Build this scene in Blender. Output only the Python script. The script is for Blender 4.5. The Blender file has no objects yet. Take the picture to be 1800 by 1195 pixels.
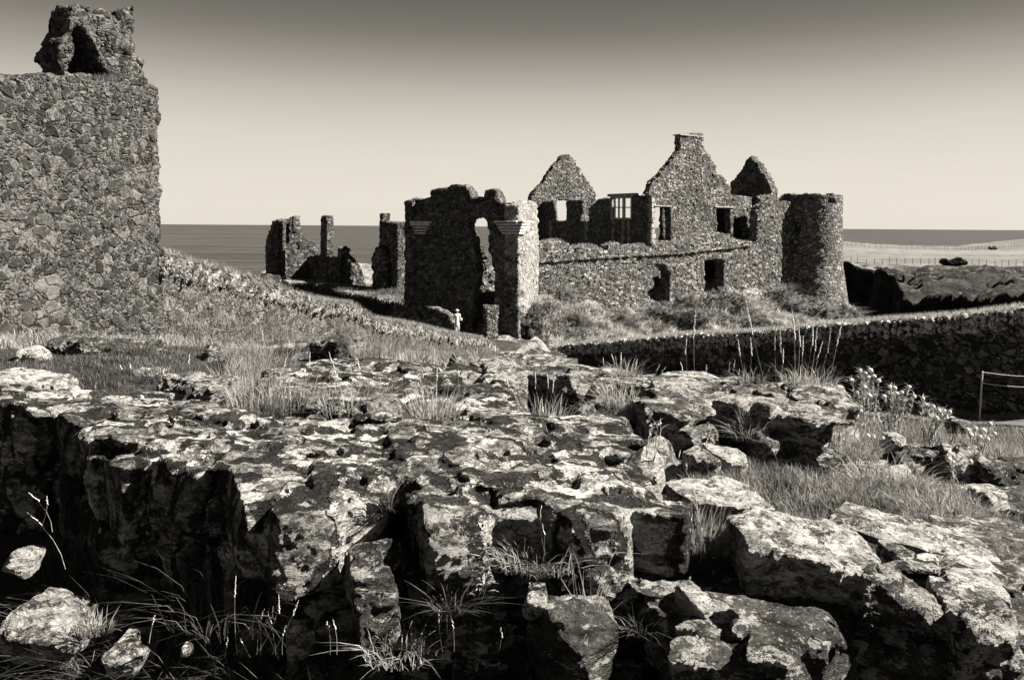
import bpy, bmesh, math, random
import numpy as np
from mathutils import Vector, Matrix, noise as mn
from mathutils.geometry import tessellate_polygon

# ------------------------------------------------------------------ camera, sky, sun
SC = bpy.context.scene
COL = SC.collection
F, HV, ROLL = 1400.0, 398.0, math.radians(0.39)
CR, SR = math.cos(ROLL), math.sin(ROLL)
cam = bpy.data.cameras.new("camera"); camo = bpy.data.objects.new("camera", cam); COL.objects.link(camo)
cam.sensor_width = 36.0; cam.sensor_fit = 'HORIZONTAL'; cam.lens = 36.0 * F / 1800.0
cam.shift_y = -(597.5 - HV) / 1800.0
cam.clip_start = 0.05; cam.clip_end = 200000
camo.matrix_world = Matrix(((CR, -SR, 0, 0), (0, 0, -1, 0), (SR, CR, 0, 0), (0, 0, 0, 1)))
SC.camera = camo
SC.view_settings.view_transform = 'Standard'; SC.view_settings.look = 'None'
SC.view_settings.exposure = 2.2; SC.view_settings.gamma = 1.0

SUN_EL = math.radians(42.0)
SUN_AZ = math.radians(90.0)          # clockwise from +Y (ahead), so to the right and a little ahead
sd = Vector((math.sin(SUN_AZ) * math.cos(SUN_EL), math.cos(SUN_AZ) * math.cos(SUN_EL), math.sin(SUN_EL)))
sl = bpy.data.lights.new("sun", 'SUN'); so = bpy.data.objects.new("sun", sl); COL.objects.link(so)
sl.energy = 5.0; sl.angle = math.radians(0.5); sl.color = (1.0, 0.925, 0.80)
so.rotation_euler = (-sd).to_track_quat('-Z', 'Y').to_euler()
w = bpy.data.worlds.new("World"); SC.world = w; w.use_nodes = True
nt = w.node_tree; bg = nt.nodes['Background']
sky = nt.nodes.new('ShaderNodeTexSky'); sky.sky_type = 'NISHITA'; sky.sun_disc = False
sky.sun_elevation = SUN_EL; sky.sun_rotation = SUN_AZ
sep = nt.nodes.new('ShaderNodeSeparateColor'); nt.links.new(sky.outputs[0], sep.inputs[0])   # a red filter on black and white film
rmp = nt.nodes.new('ShaderNodeMapRange'); rmp.inputs[1].default_value = 0.0; rmp.inputs[2].default_value = 8.0
rmp.inputs[3].default_value = 0.93; rmp.inputs[4].default_value = 1.10
nt.links.new(sep.outputs[0], rmp.inputs[0])
tc = nt.nodes.new('ShaderNodeTexCoord'); sx = nt.nodes.new('ShaderNodeSeparateXYZ'); nt.links.new(tc.outputs['Generated'], sx.inputs[0])
cr = nt.nodes.new('ShaderNodeValToRGB'); nt.links.new(sx.outputs[2], cr.inputs[0]); cr.color_ramp.interpolation = 'B_SPLINE'
els = [(0.0, .84), (.035, .83), (.07, .80), (.105, .76), (.14, .66), (.175, .50), (.21, .31), (.24, .21), (.30, .12), (.45, .07), (.8, .04)]
e = cr.color_ramp.elements
e[0].position = els[0][0]; e[0].color = (els[0][1],) * 3 + (1,); e[1].position = els[-1][0]; e[1].color = (els[-1][1],) * 3 + (1,)
for p_, c_ in els[1:-1]:
    q_ = e.new(p_); q_.color = (c_,) * 3 + (1,)
m1 = nt.nodes.new('ShaderNodeMath'); m1.operation = 'MULTIPLY'; nt.links.new(cr.outputs[0], m1.inputs[0]); nt.links.new(rmp.outputs[0], m1.inputs[1])
cmap = nt.nodes.new('ShaderNodeVectorMath'); cmap.operation = 'MULTIPLY'; nt.links.new(tc.outputs['Generated'], cmap.inputs[0]); cmap.inputs[1].default_value = (3, 3, 26)
cn = nt.nodes.new('ShaderNodeTexNoise'); cn.inputs['Scale'].default_value = 1.6; cn.inputs['Detail'].default_value = 7; cn.inputs['Roughness'].default_value = .62; nt.links.new(cmap.outputs[0], cn.inputs['Vector'])
cm = nt.nodes.new('ShaderNodeMapRange'); cm.inputs[1].default_value = .5; cm.inputs[2].default_value = .75; cm.inputs[3].default_value = 1.0; cm.inputs[4].default_value = 1.03; nt.links.new(cn.outputs['Fac'], cm.inputs[0])
m3 = nt.nodes.new('ShaderNodeMath'); m3.operation = 'MULTIPLY'; nt.links.new(m1.outputs[0], m3.inputs[0]); nt.links.new(cm.outputs[0], m3.inputs[1])
m2 = nt.nodes.new('ShaderNodeMath'); m2.operation = 'MULTIPLY'; nt.links.new(m3.outputs[0], m2.inputs[0]); m2.inputs[1].default_value = 1.72
tint = nt.nodes.new('ShaderNodeVectorMath'); tint.operation = 'SCALE'; tint.inputs[0].default_value = (1.0, 0.935, 0.81)
nt.links.new(m2.outputs[0], tint.inputs['Scale']); nt.links.new(tint.outputs[0], bg.inputs[0])
bg.inputs[1].default_value = 0.12

# ------------------------------------------------------------------ helpers
RND = random.Random(7)
NR = np.random.default_rng(11)
def ray(u, v):
    dx, dy = u - 900.0, HV - v
    return Vector(((dx * CR - dy * SR) / F, 1.0, (dx * SR + dy * CR) / F))
def P(u, v, d): return ray(u, v) * d
def Pz(u, v, z):
    r = ray(u, v); return r * (z / r.z)
def tag(o, label=None, cat=None, group=None, kind=None):
    if label: o["label"] = label
    if cat: o["category"] = cat
    if group: o["group"] = group
    if kind or cat: o["kind"] = kind or 'thing'
    return o
def empty(name, loc, label, cat, group=None):
    o = bpy.data.objects.new(name, None); COL.objects.link(o); o.location = loc
    return tag(o, label, cat, group)
def fastmesh(name, V, T):
    V = np.asarray(V, dtype=np.float32); T = np.asarray(T, dtype=np.int32)
    me = bpy.data.meshes.new(name); k = T.shape[1]
    me.vertices.add(len(V)); me.vertices.foreach_set('co', V.ravel())
    me.loops.add(T.size); me.loops.foreach_set('vertex_index', T.ravel())
    me.polygons.add(len(T)); me.polygons.foreach_set('loop_start', np.arange(0, T.size, k, dtype=np.int32))
    me.update(calc_edges=True)
    return me
def verts(me):
    a = np.empty(len(me.vertices) * 3, dtype=np.float32); me.vertices.foreach_get('co', a); return a.reshape(-1, 3)
def setverts(me, V):
    me.vertices.foreach_set('co', np.asarray(V, dtype=np.float32).ravel()); me.update()
def smooth(me, on=True):
    me.polygons.foreach_set('use_smooth', [on] * len(me.polygons))
def place(name, me, mat, parent=None, base=None, sm=True):
    """mesh given in world coordinates; origin moved to base or kept relative to the parent"""
    off = parent.location if parent is not None and parent.parent is None else (Vector(base) if base is not None else Vector((0, 0, 0)))
    if parent is not None and parent.parent is not None: off = parent.parent.location + parent.location
    V = verts(me) - np.array(off, dtype=np.float32); setverts(me, V)
    if sm: smooth(me)
    me.materials.clear(); me.materials.append(mat)
    o = bpy.data.objects.new(name, me); COL.objects.link(o)
    if parent is not None: o.parent = parent
    else: o.location = off
    return o
TEX = {}
def tex(kind, size, **k):
    key = (kind, size, tuple(sorted(k.items())))
    if key not in TEX:
        t = bpy.data.textures.new("t", kind); t.noise_scale = size
        for a, b in k.items(): setattr(t, a, b)
        TEX[key] = t
    return TEX[key]
def bake(me, mods):
    o = bpy.data.objects.new("tmp", me); COL.objects.link(o)
    for m in mods:
        if m[0] == 'R':
            x = o.modifiers.new("r", 'REMESH'); x.mode = 'VOXEL'; x.voxel_size = m[1]
        elif m[0] == 'D':
            x = o.modifiers.new("d", 'DISPLACE'); x.texture = m[1]; x.strength = m[2]; x.mid_level = 0.5
            x.texture_coords = 'LOCAL'
            if len(m) > 3: x.direction = m[3]
        elif m[0] == 'S':
            x = o.modifiers.new("s", 'SMOOTH'); x.iterations = m[1]; x.factor = 0.5
        elif m[0] == 'C':
            x = o.modifiers.new("c", 'SUBSURF'); x.levels = m[1]; x.render_levels = m[1]
        elif m[0] == 'K':
            x = o.modifiers.new("k", 'SKIN')
    dg = bpy.context.evaluated_depsgraph_get(); dg.update()
    r = bpy.data.meshes.new_from_object(o.evaluated_get(dg)); bpy.data.objects.remove(o)
    return r
def bm_mesh(bm, name="m"):
    me = bpy.data.meshes.new(name); bm.to_mesh(me); bm.free(); return me

# ------------------------------------------------------------------ materials (greys; sun and sky carry the sepia)
ALB = 0.34        # the exposure is set for dark basalt and dry turf
class N:
    def __init__(s, name, disp='BUMP'):
        s.m = bpy.data.materials.new(name); s.m.use_nodes = True; s.t = s.m.node_tree
        s.b = s.t.nodes['Principled BSDF']; s.out = s.t.nodes['Material Output']
        s.b.inputs['Roughness'].default_value = 0.9; s.b.inputs['Specular IOR Level'].default_value = 0.15
        s.m.displacement_method = disp
        s.pos = s.n('ShaderNodeNewGeometry').outputs['Position']
    def n(s, k, **a):
        x = s.t.nodes.new(k)
        for p, q in a.items(): setattr(x, p, q)
        return x
    def l(s, a, b):
        if isinstance(a, (int, float)): b.default_value = a
        elif isinstance(a, tuple): b.default_value = a
        else: s.t.links.new(a, b)
    def mt(s, op, a, b=None, c=None):
        x = s.n('ShaderNodeMath', operation=op); s.l(a, x.inputs[0])
        if b is not None: s.l(b, x.inputs[1])
        if c is not None: s.l(c, x.inputs[2])
        return x.outputs[0]
    def scale(s, vec, xyz):
        x = s.n('ShaderNodeVectorMath', operation='MULTIPLY'); s.l(vec, x.inputs[0]); x.inputs[1].default_value = xyz
        return x.outputs[0]
    def noise(s, sc, det=6, ro=0.6, vec=None, dist=0.0):
        x = s.n('ShaderNodeTexNoise'); s.l(vec or s.pos, x.inputs['Vector'])
        x.inputs['Scale'].default_value = sc; x.inputs['Detail'].default_value = det
        x.inputs['Roughness'].default_value = ro; x.inputs['Distortion'].default_value = dist
        return x.outputs['Fac']
    def warp(s, amt, sc, vec=None):
        x = s.n('ShaderNodeTexNoise'); s.l(vec or s.pos, x.inputs['Vector']); x.inputs['Scale'].default_value = sc
        x.inputs['Detail'].default_value = 3
        y = s.n('ShaderNodeVectorMath', operation='SUBTRACT'); s.l(x.outputs['Color'], y.inputs[0]); y.inputs[1].default_value = (.5, .5, .5)
        z = s.n('ShaderNodeVectorMath', operation='SCALE'); s.l(y.outputs[0], z.inputs[0]); z.inputs['Scale'].default_value = amt
        a = s.n('ShaderNodeVectorMath', operation='ADD'); s.l(vec or s.pos, a.inputs[0]); s.l(z.outputs[0], a.inputs[1])
        return a.outputs[0]
    def vor(s, sc, vec, feat='F1', rnd=1.0):
        x = s.n('ShaderNodeTexVoronoi', feature=feat); s.l(vec, x.inputs['Vector']); x.inputs['Scale'].default_value = sc
        x.inputs['Randomness'].default_value = rnd
        return x
    def mr(s, v, a, b, c=0.0, d=1.0, smoothed=True):
        x = s.n('ShaderNodeMapRange'); x.interpolation_type = 'SMOOTHSTEP' if smoothed else 'LINEAR'
        s.l(v, x.inputs[0]); x.inputs[1].default_value = a; x.inputs[2].default_value = b
        x.inputs[3].default_value = c; x.inputs[4].default_value = d
        return x.outputs[0]
    def mix(s, f, a, b):
        x = s.n('ShaderNodeMix', data_type='FLOAT'); s.l(f, x.inputs[0]); s.l(a, x.inputs[2]); s.l(b, x.inputs[3])
        return x.outputs[0]
    def col(s, v):
        s.t.links.new(s.mt('MULTIPLY', v, ALB), s.b.inputs['Base Color']); return s
    def disp(s, h, amt, mid=0.5):
        d = s.n('ShaderNodeDisplacement'); s.l(h, d.inputs['Height']); d.inputs['Scale'].default_value = amt
        d.inputs['Midlevel'].default_value = mid; s.t.links.new(d.outputs[0], s.out.inputs['Displacement'])
        return s.m

def masonry(name, size=0.38, dark=0.035, light=0.28, mortar=None, amp=0.07, lichen=0.25, flat=1.5, lv=0.5, big=0.5, jw=1.0):
    k = N(name, 'BOTH')
    v = k.warp(size * 0.5, 1.3 / size)
    v1 = k.scale(v, (1 / size, 1 / size, flat / size)); v2 = k.scale(v, (2.3 / size, 2.3 / size, 1.3 * flat * 2.0 / size))
    def lay(vec):
        c = k.vor(1.0, vec); e = k.vor(1.0, vec, 'DISTANCE_TO_EDGE').outputs['Distance']
        cr = k.n('ShaderNodeSeparateColor'); k.l(c.outputs['Color'], cr.inputs[0]); return cr, e
    c1, e1 = lay(v1); c2, e2 = lay(v2)
    isbig = k.mr(c1.outputs[1], 1 - big, 1.001 - big, smoothed=False)
    e = k.mix(isbig, k.mt('MULTIPLY', e2, 0.62), e1)
    rnd = k.mix(isbig, c2.outputs[0], c1.outputs[0]); rz = k.mix(isbig, k.mt('MULTIPLY', c2.outputs[2], .5), c1.outputs[2])
    fine = k.noise(11 / size, 6, 0.72)
    mid = k.noise(1.6 / size, 6, 0.65)
    bigp = k.noise(0.3, 4, 0.55)
    base = k.mix(k.mt('POWER', rnd, 1.5), dark, light)
    base = k.mt('MULTIPLY', base, k.mr(fine, 0.28, 0.72, 0.35, 1.7))
    base = k.mt('MULTIPLY', base, k.mr(bigp, 0.35, 0.65, 0.7, 1.3))
    lm = k.mr(k.mt('ADD', k.noise(3.4 / size, 9, 0.78), k.mt('MULTIPLY', rnd, 0.10)), 0.80 - lichen, 0.83 - lichen)
    base = k.mix(lm, base, lv)
    jm = k.mr(e, 0.015 * jw, 0.075 * jw, 1.0, 0.0)
    jn = k.mr(k.noise(1.5 / size, 5, 0.7), 0.44, 0.52)
    if mortar is None: base = k.mix(jm, base, dark * 0.4)
    else: base = k.mix(jm, base, k.mix(jn, dark * 0.4, mortar))
    k.col(base)
    dome = k.mr(e, 0.0, 0.14 * jw)
    h = k.mt('ADD', k.mt('MULTIPLY', dome, 0.5), k.mt('MULTIPLY', rz, 0.4))
    h = k.mt('ADD', h, k.mt('MULTIPLY', k.mt('SUBTRACT', fine, 0.5), 0.30))
    h = k.mt('ADD', h, k.mt('MULTIPLY', k.mt('SUBTRACT', mid, 0.5), 0.9))
    k.disp(h, amp, 0.45)
    return k.m

def rockmat(name, lichen=0.47, dark=0.03, light=0.13, pale=0.55, amp=0.05, strata=0.5, spots=0.5, fscale=1.0, flags=False):
    k = N(name, 'BUMP')
    p = k.warp(0.04, 14.0); p2 = k.scale(k.warp(0.10, 5.0), (1, 1, 2.4))
    n1 = k.noise(3.5 * fscale, 10, 0.7, vec=p2); n2 = k.noise(55 * fscale, 6, 0.8); n3 = k.noise(13 * fscale, 8, 0.72, vec=p2)
    base = k.mix(k.mr(n1, 0.32, 0.68), dark, light)
    base = k.mt('MULTIPLY', base, k.mr(n3, 0.32, 0.68, 0.3, 1.8))
    base = k.mt('MULTIPLY', base, k.mr(n2, 0.3, 0.7, 0.45, 1.6))
    # crusts of pale lichen, coarse and fine, with ragged edges
    area = k.mr(k.noise(1.3 * fscale, 4, .6), .35, .65, -0.05, 0.05)
    la = k.mt('ADD', k.noise(6.0 * fscale, 13, 0.70, vec=p2), area)
    lb = k.mt('ADD', k.noise(17 * fscale, 8, 0.72, vec=p), area)
    c1 = k.mr(la, 1 - lichen, 1 - lichen + 0.02); c2 = k.mr(lb, 1.045 - lichen, 1.065 - lichen)
    grain = k.mr(n2, 0.38, 0.50, 0.35, 1.0)
    v1 = k.mt('MULTIPLY', k.mr(n3, 0.3, 0.7, 0.40, 1.25), pale)
    base = k.mix(k.mt('MULTIPLY', c1, grain), base, v1)
    base = k.mix(k.mt('MULTIPLY', c2, grain), base, k.mt('MULTIPLY', v1, 0.8))
    # round spots
    for sc, thr, val, off in ((8.0, 0.30, 0.36, 0.0), (22.0, 0.30, 0.45, 3.1), (50.0, 0.32, 0.5, 7.7)):
        x = k.n('ShaderNodeVectorMath', operation='ADD'); k.l(p, x.inputs[0]); x.inputs[1].default_value = (off, off * 2, -off)
        vo = k.vor(sc * fscale, x.outputs[0]); cs = k.n('ShaderNodeSeparateColor'); k.l(vo.outputs['Color'], cs.inputs[0])
        d = k.mt('ADD', vo.outputs['Distance'], k.mt('MULTIPLY', k.mt('SUBTRACT', n3, 0.5), 0.5))
        m = k.mt('MULTIPLY', k.mr(k.mt('ADD', d, k.mt('MULTIPLY', cs.outputs[1], .2)), thr, thr + 0.04, 1.0, 0.0), k.mr(k.mt('MULTIPLY', cs.outputs[0], k.mr(k.noise(1.9, 3, .6, vec=x.outputs[0]), .4, .6, .3, 1.0)), 1 - spots, 1 - spots + 0.02))
        base = k.mix(m, base, k.mt('MULTIPLY', k.mr(n2, 0.3, 0.7, 0.6, 1.3), val * (0.6 + pale * 0.4)))
    # wandering crevices and pits
    cv = k.scale(k.warp(0.10, 6.0), (1, 1, 2.2))
    r1 = k.mt('ABSOLUTE', k.mt('SUBTRACT', k.noise(4.0 * fscale, 6, 0.65, vec=cv), 0.5))
    crk = k.mt('MULTIPLY', k.mr(r1, 0.0, 0.014, 1.0, 0.0), k.mr(k.noise(2.1 * fscale, 3, .6, vec=cv), .46, .54))
    pit = k.mr(k.noise(21 * fscale, 5, 0.7, vec=p2), 0.36, 0.41, 1.0, 0.0)
    crk = k.mt('MAXIMUM', crk, k.mt('MULTIPLY', pit, 0.85))
    base = k.mix(crk, base, dark * 0.3)
    fh = None
    if flags:      # bedded flagstones: each its own tone and level, joints broken and uneven
        fv = k.scale(k.warp(0.16, 5.0, vec=k.warp(0.03, 22.0)), (3.4, 6.2, 2.0))
        fc = k.vor(1.0, fv); fe = k.vor(1.0, fv, 'DISTANCE_TO_EDGE').outputs['Distance']
        fs = k.n('ShaderNodeSeparateColor'); k.l(fc.outputs['Color'], fs.inputs[0])
        base = k.mt('MULTIPLY', base, k.mr(fs.outputs[0], 0.0, 1.0, 0.50, 1.45, smoothed=False))
        wj = k.mt('MULTIPLY', k.mr(k.noise(7, 5, .7), .38, .62, 0.01, 0.15), 1.0)
        jm = k.mr(k.mt('SUBTRACT', fe, wj), -0.03, 0.03, 1.0, 0.0)
        base = k.mix(k.mt('MULTIPLY', jm, k.mr(n2, .3, .6, .75, 1.0)), base, dark * 0.5)
        fh = k.mt('SUBTRACT', k.mt('MULTIPLY', fs.outputs[1], 0.6), k.mt('MULTIPLY', jm, 0.6))
    k.col(base)
    sv = k.scale(k.warp(0.12, 4.0), (1, 1, 4))
    st = k.noise(6.0 * fscale, 8, 0.65, vec=sv)
    h = k.mt('ADD', k.mt('MULTIPLY', st, strata * .7), k.mt('MULTIPLY', n2, 0.12))
    h = k.mt('ADD', h, k.mt('MULTIPLY', n3, 0.6))
    h = k.mt('ADD', h, k.mt('MULTIPLY', c1, 0.03))
    h = k.mt('SUBTRACT', h, k.mt('MULTIPLY', crk, 0.3))
    if fh is not None: h = k.mt('ADD', h, fh)
    k.disp(h, amp)
    return k.m

def grassmat(name, lo=0.10, hi=0.42, sc=3.0, trans=0.35):
    k = N(name)
    n = k.mix(k.mr(k.noise(sc, 5, 0.7), 0.3, 0.7), lo, hi)
    n = k.mt('MULTIPLY', n, k.mr(k.noise(sc * 14, 2, 0.5), 0.3, 0.7, 0.6, 1.35))
    k.col(n); k.b.inputs['Roughness'].default_value = 0.6; k.b.inputs['Specular IOR Level'].default_value = 0.3
    t = k.n('ShaderNodeBsdfTranslucent'); k.l(k.mt('MULTIPLY', n, ALB), t.inputs[0])
    mx = k.n('ShaderNodeMixShader'); mx.inputs[0].default_value = trans
    k.t.links.new(k.b.outputs[0], mx.inputs[1]); k.t.links.new(t.outputs[0], mx.inputs[2])
    k.t.links.new(mx.outputs[0], k.out.inputs[0])
    return k.m

def groundmat(name, lo, hi, sc, amp, stretch=(1, 1, 1), fine=12):
    k = N(name)
    v = k.scale(k.warp(0.3 / sc, sc * 2), stretch)
    a = k.noise(sc, 8, 0.7, vec=v); b = k.noise(sc * fine, 6, 0.75, vec=v)
    n = k.mix(k.mr(a, 0.33, 0.67), lo, hi)
    n = k.mt('MULTIPLY', n, k.mr(b, 0.3, 0.7, 0.4, 1.6))
    k.col(n)
    k.disp(k.mt('ADD', k.mt('MULTIPLY', a, 0.7), k.mt('MULTIPLY', b, 0.4)), amp)
    return k.m

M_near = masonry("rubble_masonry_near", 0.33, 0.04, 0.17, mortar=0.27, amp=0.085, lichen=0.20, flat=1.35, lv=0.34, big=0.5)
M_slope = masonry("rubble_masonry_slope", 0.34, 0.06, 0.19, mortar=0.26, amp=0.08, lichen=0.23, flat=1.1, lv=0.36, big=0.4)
M_sunside = masonry("sunlit_side_masonry", 0.4, 0.16, 0.62, mortar=0.6, amp=0.10, lichen=0.30, flat=1.3, lv=0.72, big=0.45)  # gatehouse rubble lightened in colour to carry the sun on its right side
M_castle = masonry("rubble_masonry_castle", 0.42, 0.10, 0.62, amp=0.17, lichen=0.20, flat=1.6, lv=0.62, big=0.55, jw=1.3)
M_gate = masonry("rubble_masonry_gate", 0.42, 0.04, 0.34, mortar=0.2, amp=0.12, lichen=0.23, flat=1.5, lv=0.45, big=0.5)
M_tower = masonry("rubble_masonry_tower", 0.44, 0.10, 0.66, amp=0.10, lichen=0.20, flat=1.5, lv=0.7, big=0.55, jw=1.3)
M_far = masonry("rubble_masonry_far", 0.5, 0.06, 0.42, amp=0.16, lichen=0.20, flat=1.4, lv=0.4)
M_retain = masonry("rubble_masonry_retaining", 0.40, 0.06, 0.55, amp=0.09, lichen=0.18, flat=1.2, lv=0.6)
M_slope2 = masonry("slope_coping_stones", 0.30, 0.08, 0.36, mortar=0.3, amp=0.06, lichen=0.25, flat=0.8, lv=0.6, big=0.5)
M_coping2 = masonry("retaining_coping_stones", 0.34, 0.15, 1.1, amp=0.10, lichen=0.32, flat=1.0, lv=1.4, big=0.9)
M_coping = masonry("coping_stones", 0.45, 0.07, 0.42, amp=0.10, lichen=0.30, flat=1.0, lv=0.5, big=0.9)
M_rock = rockmat("lichen_rock", 0.485, 0.025, 0.20, 0.85, 0.07, fscale=1.5)
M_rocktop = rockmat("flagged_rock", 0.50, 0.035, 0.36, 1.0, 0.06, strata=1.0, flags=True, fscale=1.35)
M_rockdark = rockmat("dark_rock", 0.455, 0.02, 0.15, 0.75, 0.07, fscale=1.5, spots=0.45)
M_rockpale = rockmat("pale_rock", 0.545, 0.05, 0.35, 1.05, 0.065, fscale=1.5)
M_cliffrock = masonry("outcrop_rock", 0.9, 0.03, 0.2, amp=0.25, lichen=0.2, flat=1.0, lv=0.4)
M_cliff = groundmat("cliff_rock", 0.01, 0.10, 0.25, 2.0, (1, 1, 2.5), 9)
M_soil = groundmat("turf_soil", 0.02, 0.11, 2.2, 0.05)
M_slopegrass = groundmat("rough_turf", 0.05, 0.85, 0.9, 0.7, (1, 1, 0.5), 8)
M_rough = groundmat("rough_clifftop_turf", 0.02, 0.22, 0.35, 1.2, (1, 1, 1), 6)
M_field = groundmat("pasture", 0.22, 0.36, 0.02, 1.2, (0.35, 1, 1), 22)
M_path = groundmat("path_gravel", 0.14, 0.22, 1.2, 0.02)
M_straw = grassmat("dry_grass", 0.30, 1.05, 2.5, 0.4)
M_bright = grassmat("backlit_grass", 0.6, 1.0, 2.0, 0.55)  # backlight put into the colour: brighter grass for wall top and leaves
M_bush = groundmat("hummock_turf", 0.02, 0.35, 1.3, 0.5)
M_hang2 = grassmat("hummock_grass", 0.05, 1.1, 1.1, 0.35)
M_hang = grassmat("hanging_grass", 0.20, 1.7, 0.9, 0.4)
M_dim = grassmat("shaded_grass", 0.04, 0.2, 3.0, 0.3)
M_green = grassmat("green_grass", 0.06, 0.34, 3.0, 0.3)
M_moss = grassmat("tuft_grass", 0.16, 0.85, 3.0, 0.35)
M_head = grassmat("seed_head", 1.4, 2.2, 30, 0.3)
kq = N("pale_trim"); kq.col(kq.mt("MULTIPLY", kq.mr(kq.noise(2.5, 6, .7), .3, .7, .6, 1.2), 1.3)); M_pt = kq.disp(kq.noise(8, 6, .6), 0.05)
M_dress = N("stone_trim"); 
M_dress.col(M_dress.mt('MULTIPLY', M_dress.mr(M_dress.noise(2.5, 6, .7), .3, .7, .5, 1.2), 0.8)); M_trim = M_dress.disp(M_dress.noise(8, 6, .6), 0.04)
kd = N("shadow_trim"); kd.col(kd.mt('MULTIPLY', kd.mr(kd.noise(2.5, 6, .7), .3, .7, .5, 1.2), 0.55)); M_trim2 = kd.disp(kd.noise(8, 6, .6), 0.04)  # darker copy of the stone trim, with the facade's shade put into its colour
def plain(name, v, ro=0.8):
    k = N(name); k.col(k.mr(k.noise(12, 4, .6), .3, .7, v * .8, v * 1.15)); k.b.inputs['Roughness'].default_value = ro; return k.m
M_wood = plain("weathered_wood", 0.10); M_metal = plain("iron", 0.03); M_cloth = plain("pale_cotton", 1.9)
M_skin = plain("skin", 0.8); M_hat = plain("straw_hat", 1.8); M_bag = plain("canvas_bag", 1.0); M_rope = plain("pale_rope", 1.5)
M_shrub = grassmat("shrub_leaf", 0.02, 0.10, 0.8, 0.2)
ks = N("sea_water"); kw = ks.noise(1.0, 6, 0.65, vec=ks.scale(ks.pos, (0.006, 0.05, 1)))
ks.col(ks.mt('MULTIPLY', ks.mr(ks.noise(1.0, 4, .6, vec=ks.scale(ks.pos, (0.0004, 0.004, 1))), .3, .7, .75, 1.3), ks.mr(kw, .35, .65, .06, .16)))
ks.b.inputs['Roughness'].default_value = 0.6; ks.b.inputs['Specular IOR Level'].default_value = 0.08
M_sea = ks.disp(ks.noise(1.0, 8, 0.7, vec=ks.scale(ks.pos, (0.12, 0.3, 1))), 1.2)

# ------------------------------------------------------------------ wall builder
A_ = Vector((0.82, 0.572, 0)); A_.normalize()          # along the curtain wall and the gables, away to the right
B_ = Vector((-A_.y, A_.x, 0))                           # away to the left
class Plane:
    def __init__(s, x, y, dx, dy):
        l = math.hypot(dx, dy); s.o = Vector((x, y, 0)); s.d = Vector((dx / l, dy / l, 0)); s.n = Vector((s.d.y, -s.d.x, 0))
    def hit(s, u, v):
        r = ray(u, v)
        t = (r.x * s.o.y - s.o.x) / (s.d.x - r.x * s.d.y)
        return Vector((t, r.z * (s.o.y + t * s.d.y)))
    def w(s, q, back=0.0): return s.o + s.d * q[0] - s.n * back + Vector((0, 0, q[1]))
def ragged(pts, step, amp, seed=0, zmin=-1e9):
    rr = random.Random(seed); out = []
    n = len(pts)
    for i in range(n):
        a, b = pts[i], pts[(i + 1) % n]; L = (b - a).length; k = max(1, int(L / step))
        if a[1] < zmin and b[1] < zmin: out.append(a.copy()); continue
        for j in range(k):
            q = a.lerp(b, j / k)
            if j or True: q = q + Vector((rr.uniform(-amp, amp), rr.uniform(-amp, amp) * 0.9))
            out.append(q)
            if rr.random() < 0.35 and k > 1:   # a stone-sized step
                out.append(q + Vector(((b - a).x / L * 0.05, rr.uniform(-amp, amp))))
    return out
def solid(loops, pl, thick):
    """extruded slab with holes, front face on the plane"""
    V3 = [[Vector((q[0], q[1], 0)) for q in lp] for lp in loops]
    tri = tessellate_polygon(V3)
    flat = [q for lp in loops for q in lp]; n = len(flat)
    bm = bmesh.new()
    fr = [bm.verts.new(pl.w(q)) for q in flat]; bk = [bm.verts.new(pl.w(q, thick)) for q in flat]
    for a, b, c in tri:
        try: bm.faces.new((fr[a], fr[b], fr[c])); bm.faces.new((bk[c], bk[b], bk[a]))
        except ValueError: pass
    k = 0
    for lp in loops:
        m = len(lp)
        for i in range(m):
            a, b = k + i, k + (i + 1) % m
            try: bm.faces.new((fr[a], fr[b], bk[b], bk[a]))
            except ValueError: pass
        k += m
    bmesh.ops.recalc_face_normals(bm, faces=bm.faces)
    return bm_mesh(bm)
def wall(name, pl, outline, holes=(), thick=1.0, rag=0.12, step=0.5, vox=0.12, mat=None, parent=None, base=None, seed=1, zbot=None, rough=0.12, hrag=None):
    o = [pl.hit(*q) for q in outline]
    lp = [ragged(o, step, rag, seed)]
    for i, h in enumerate(holes): lp.append(ragged([pl.hit(*q) for q in h], step * 0.8, rag * 0.6 if hrag is None else hrag, seed + 9 + i))
    if zbot is not None:
        lo = min(q[1] for q in lp[0])
        for q in lp[0]:
            if q[1] < lo + 1.0: q[1] = zbot
    me = solid(lp, pl, thick)
    me = bake(me, [('R', vox), ('D', tex('CLOUDS', 1.3), rough), ('D', tex('VORONOI', 0.5), min(.2, vox * 1.5)), ('D', tex('CLOUDS', 0.35), rough * 0.8)])
    return place(name, me, mat, parent, base)
def prism_block(name, plan, z0, z1, mat, parent=None, base=None, vox=0.12, rough=0.12, taper=0.0, topvar=0.0, seed=0):
    rr = random.Random(seed)
    bm = bmesh.new(); c = sum((Vector(p) for p in plan), Vector((0, 0))) / len(plan)
    lo = [bm.verts.new((p[0], p[1], z0)) for p in plan]
    hi = [bm.verts.new((c.x + (p[0] - c.x) * (1 - taper), c.y + (p[1] - c.y) * (1 - taper), z1 + rr.uniform(-topvar, topvar))) for p in plan]
    n = len(plan); bm.faces.new(lo[::-1]); bm.faces.new(hi)
    for i in range(n): bm.faces.new((lo[i], lo[(i + 1) % n], hi[(i + 1) % n], hi[i]))
    bmesh.ops.recalc_face_normals(bm, faces=bm.faces)
    me = bake(bm_mesh(bm), [('R', vox), ('D', tex('CLOUDS', 1.1), rough), ('D', tex('CLOUDS', 0.4), rough * 0.5)])
    return place(name, me, mat, parent, base)
def solve_u(o, d, u):
    r = (u - 900.0) / F
    return (r * o.y - o.x) / (d.x - r * d.y)
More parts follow.
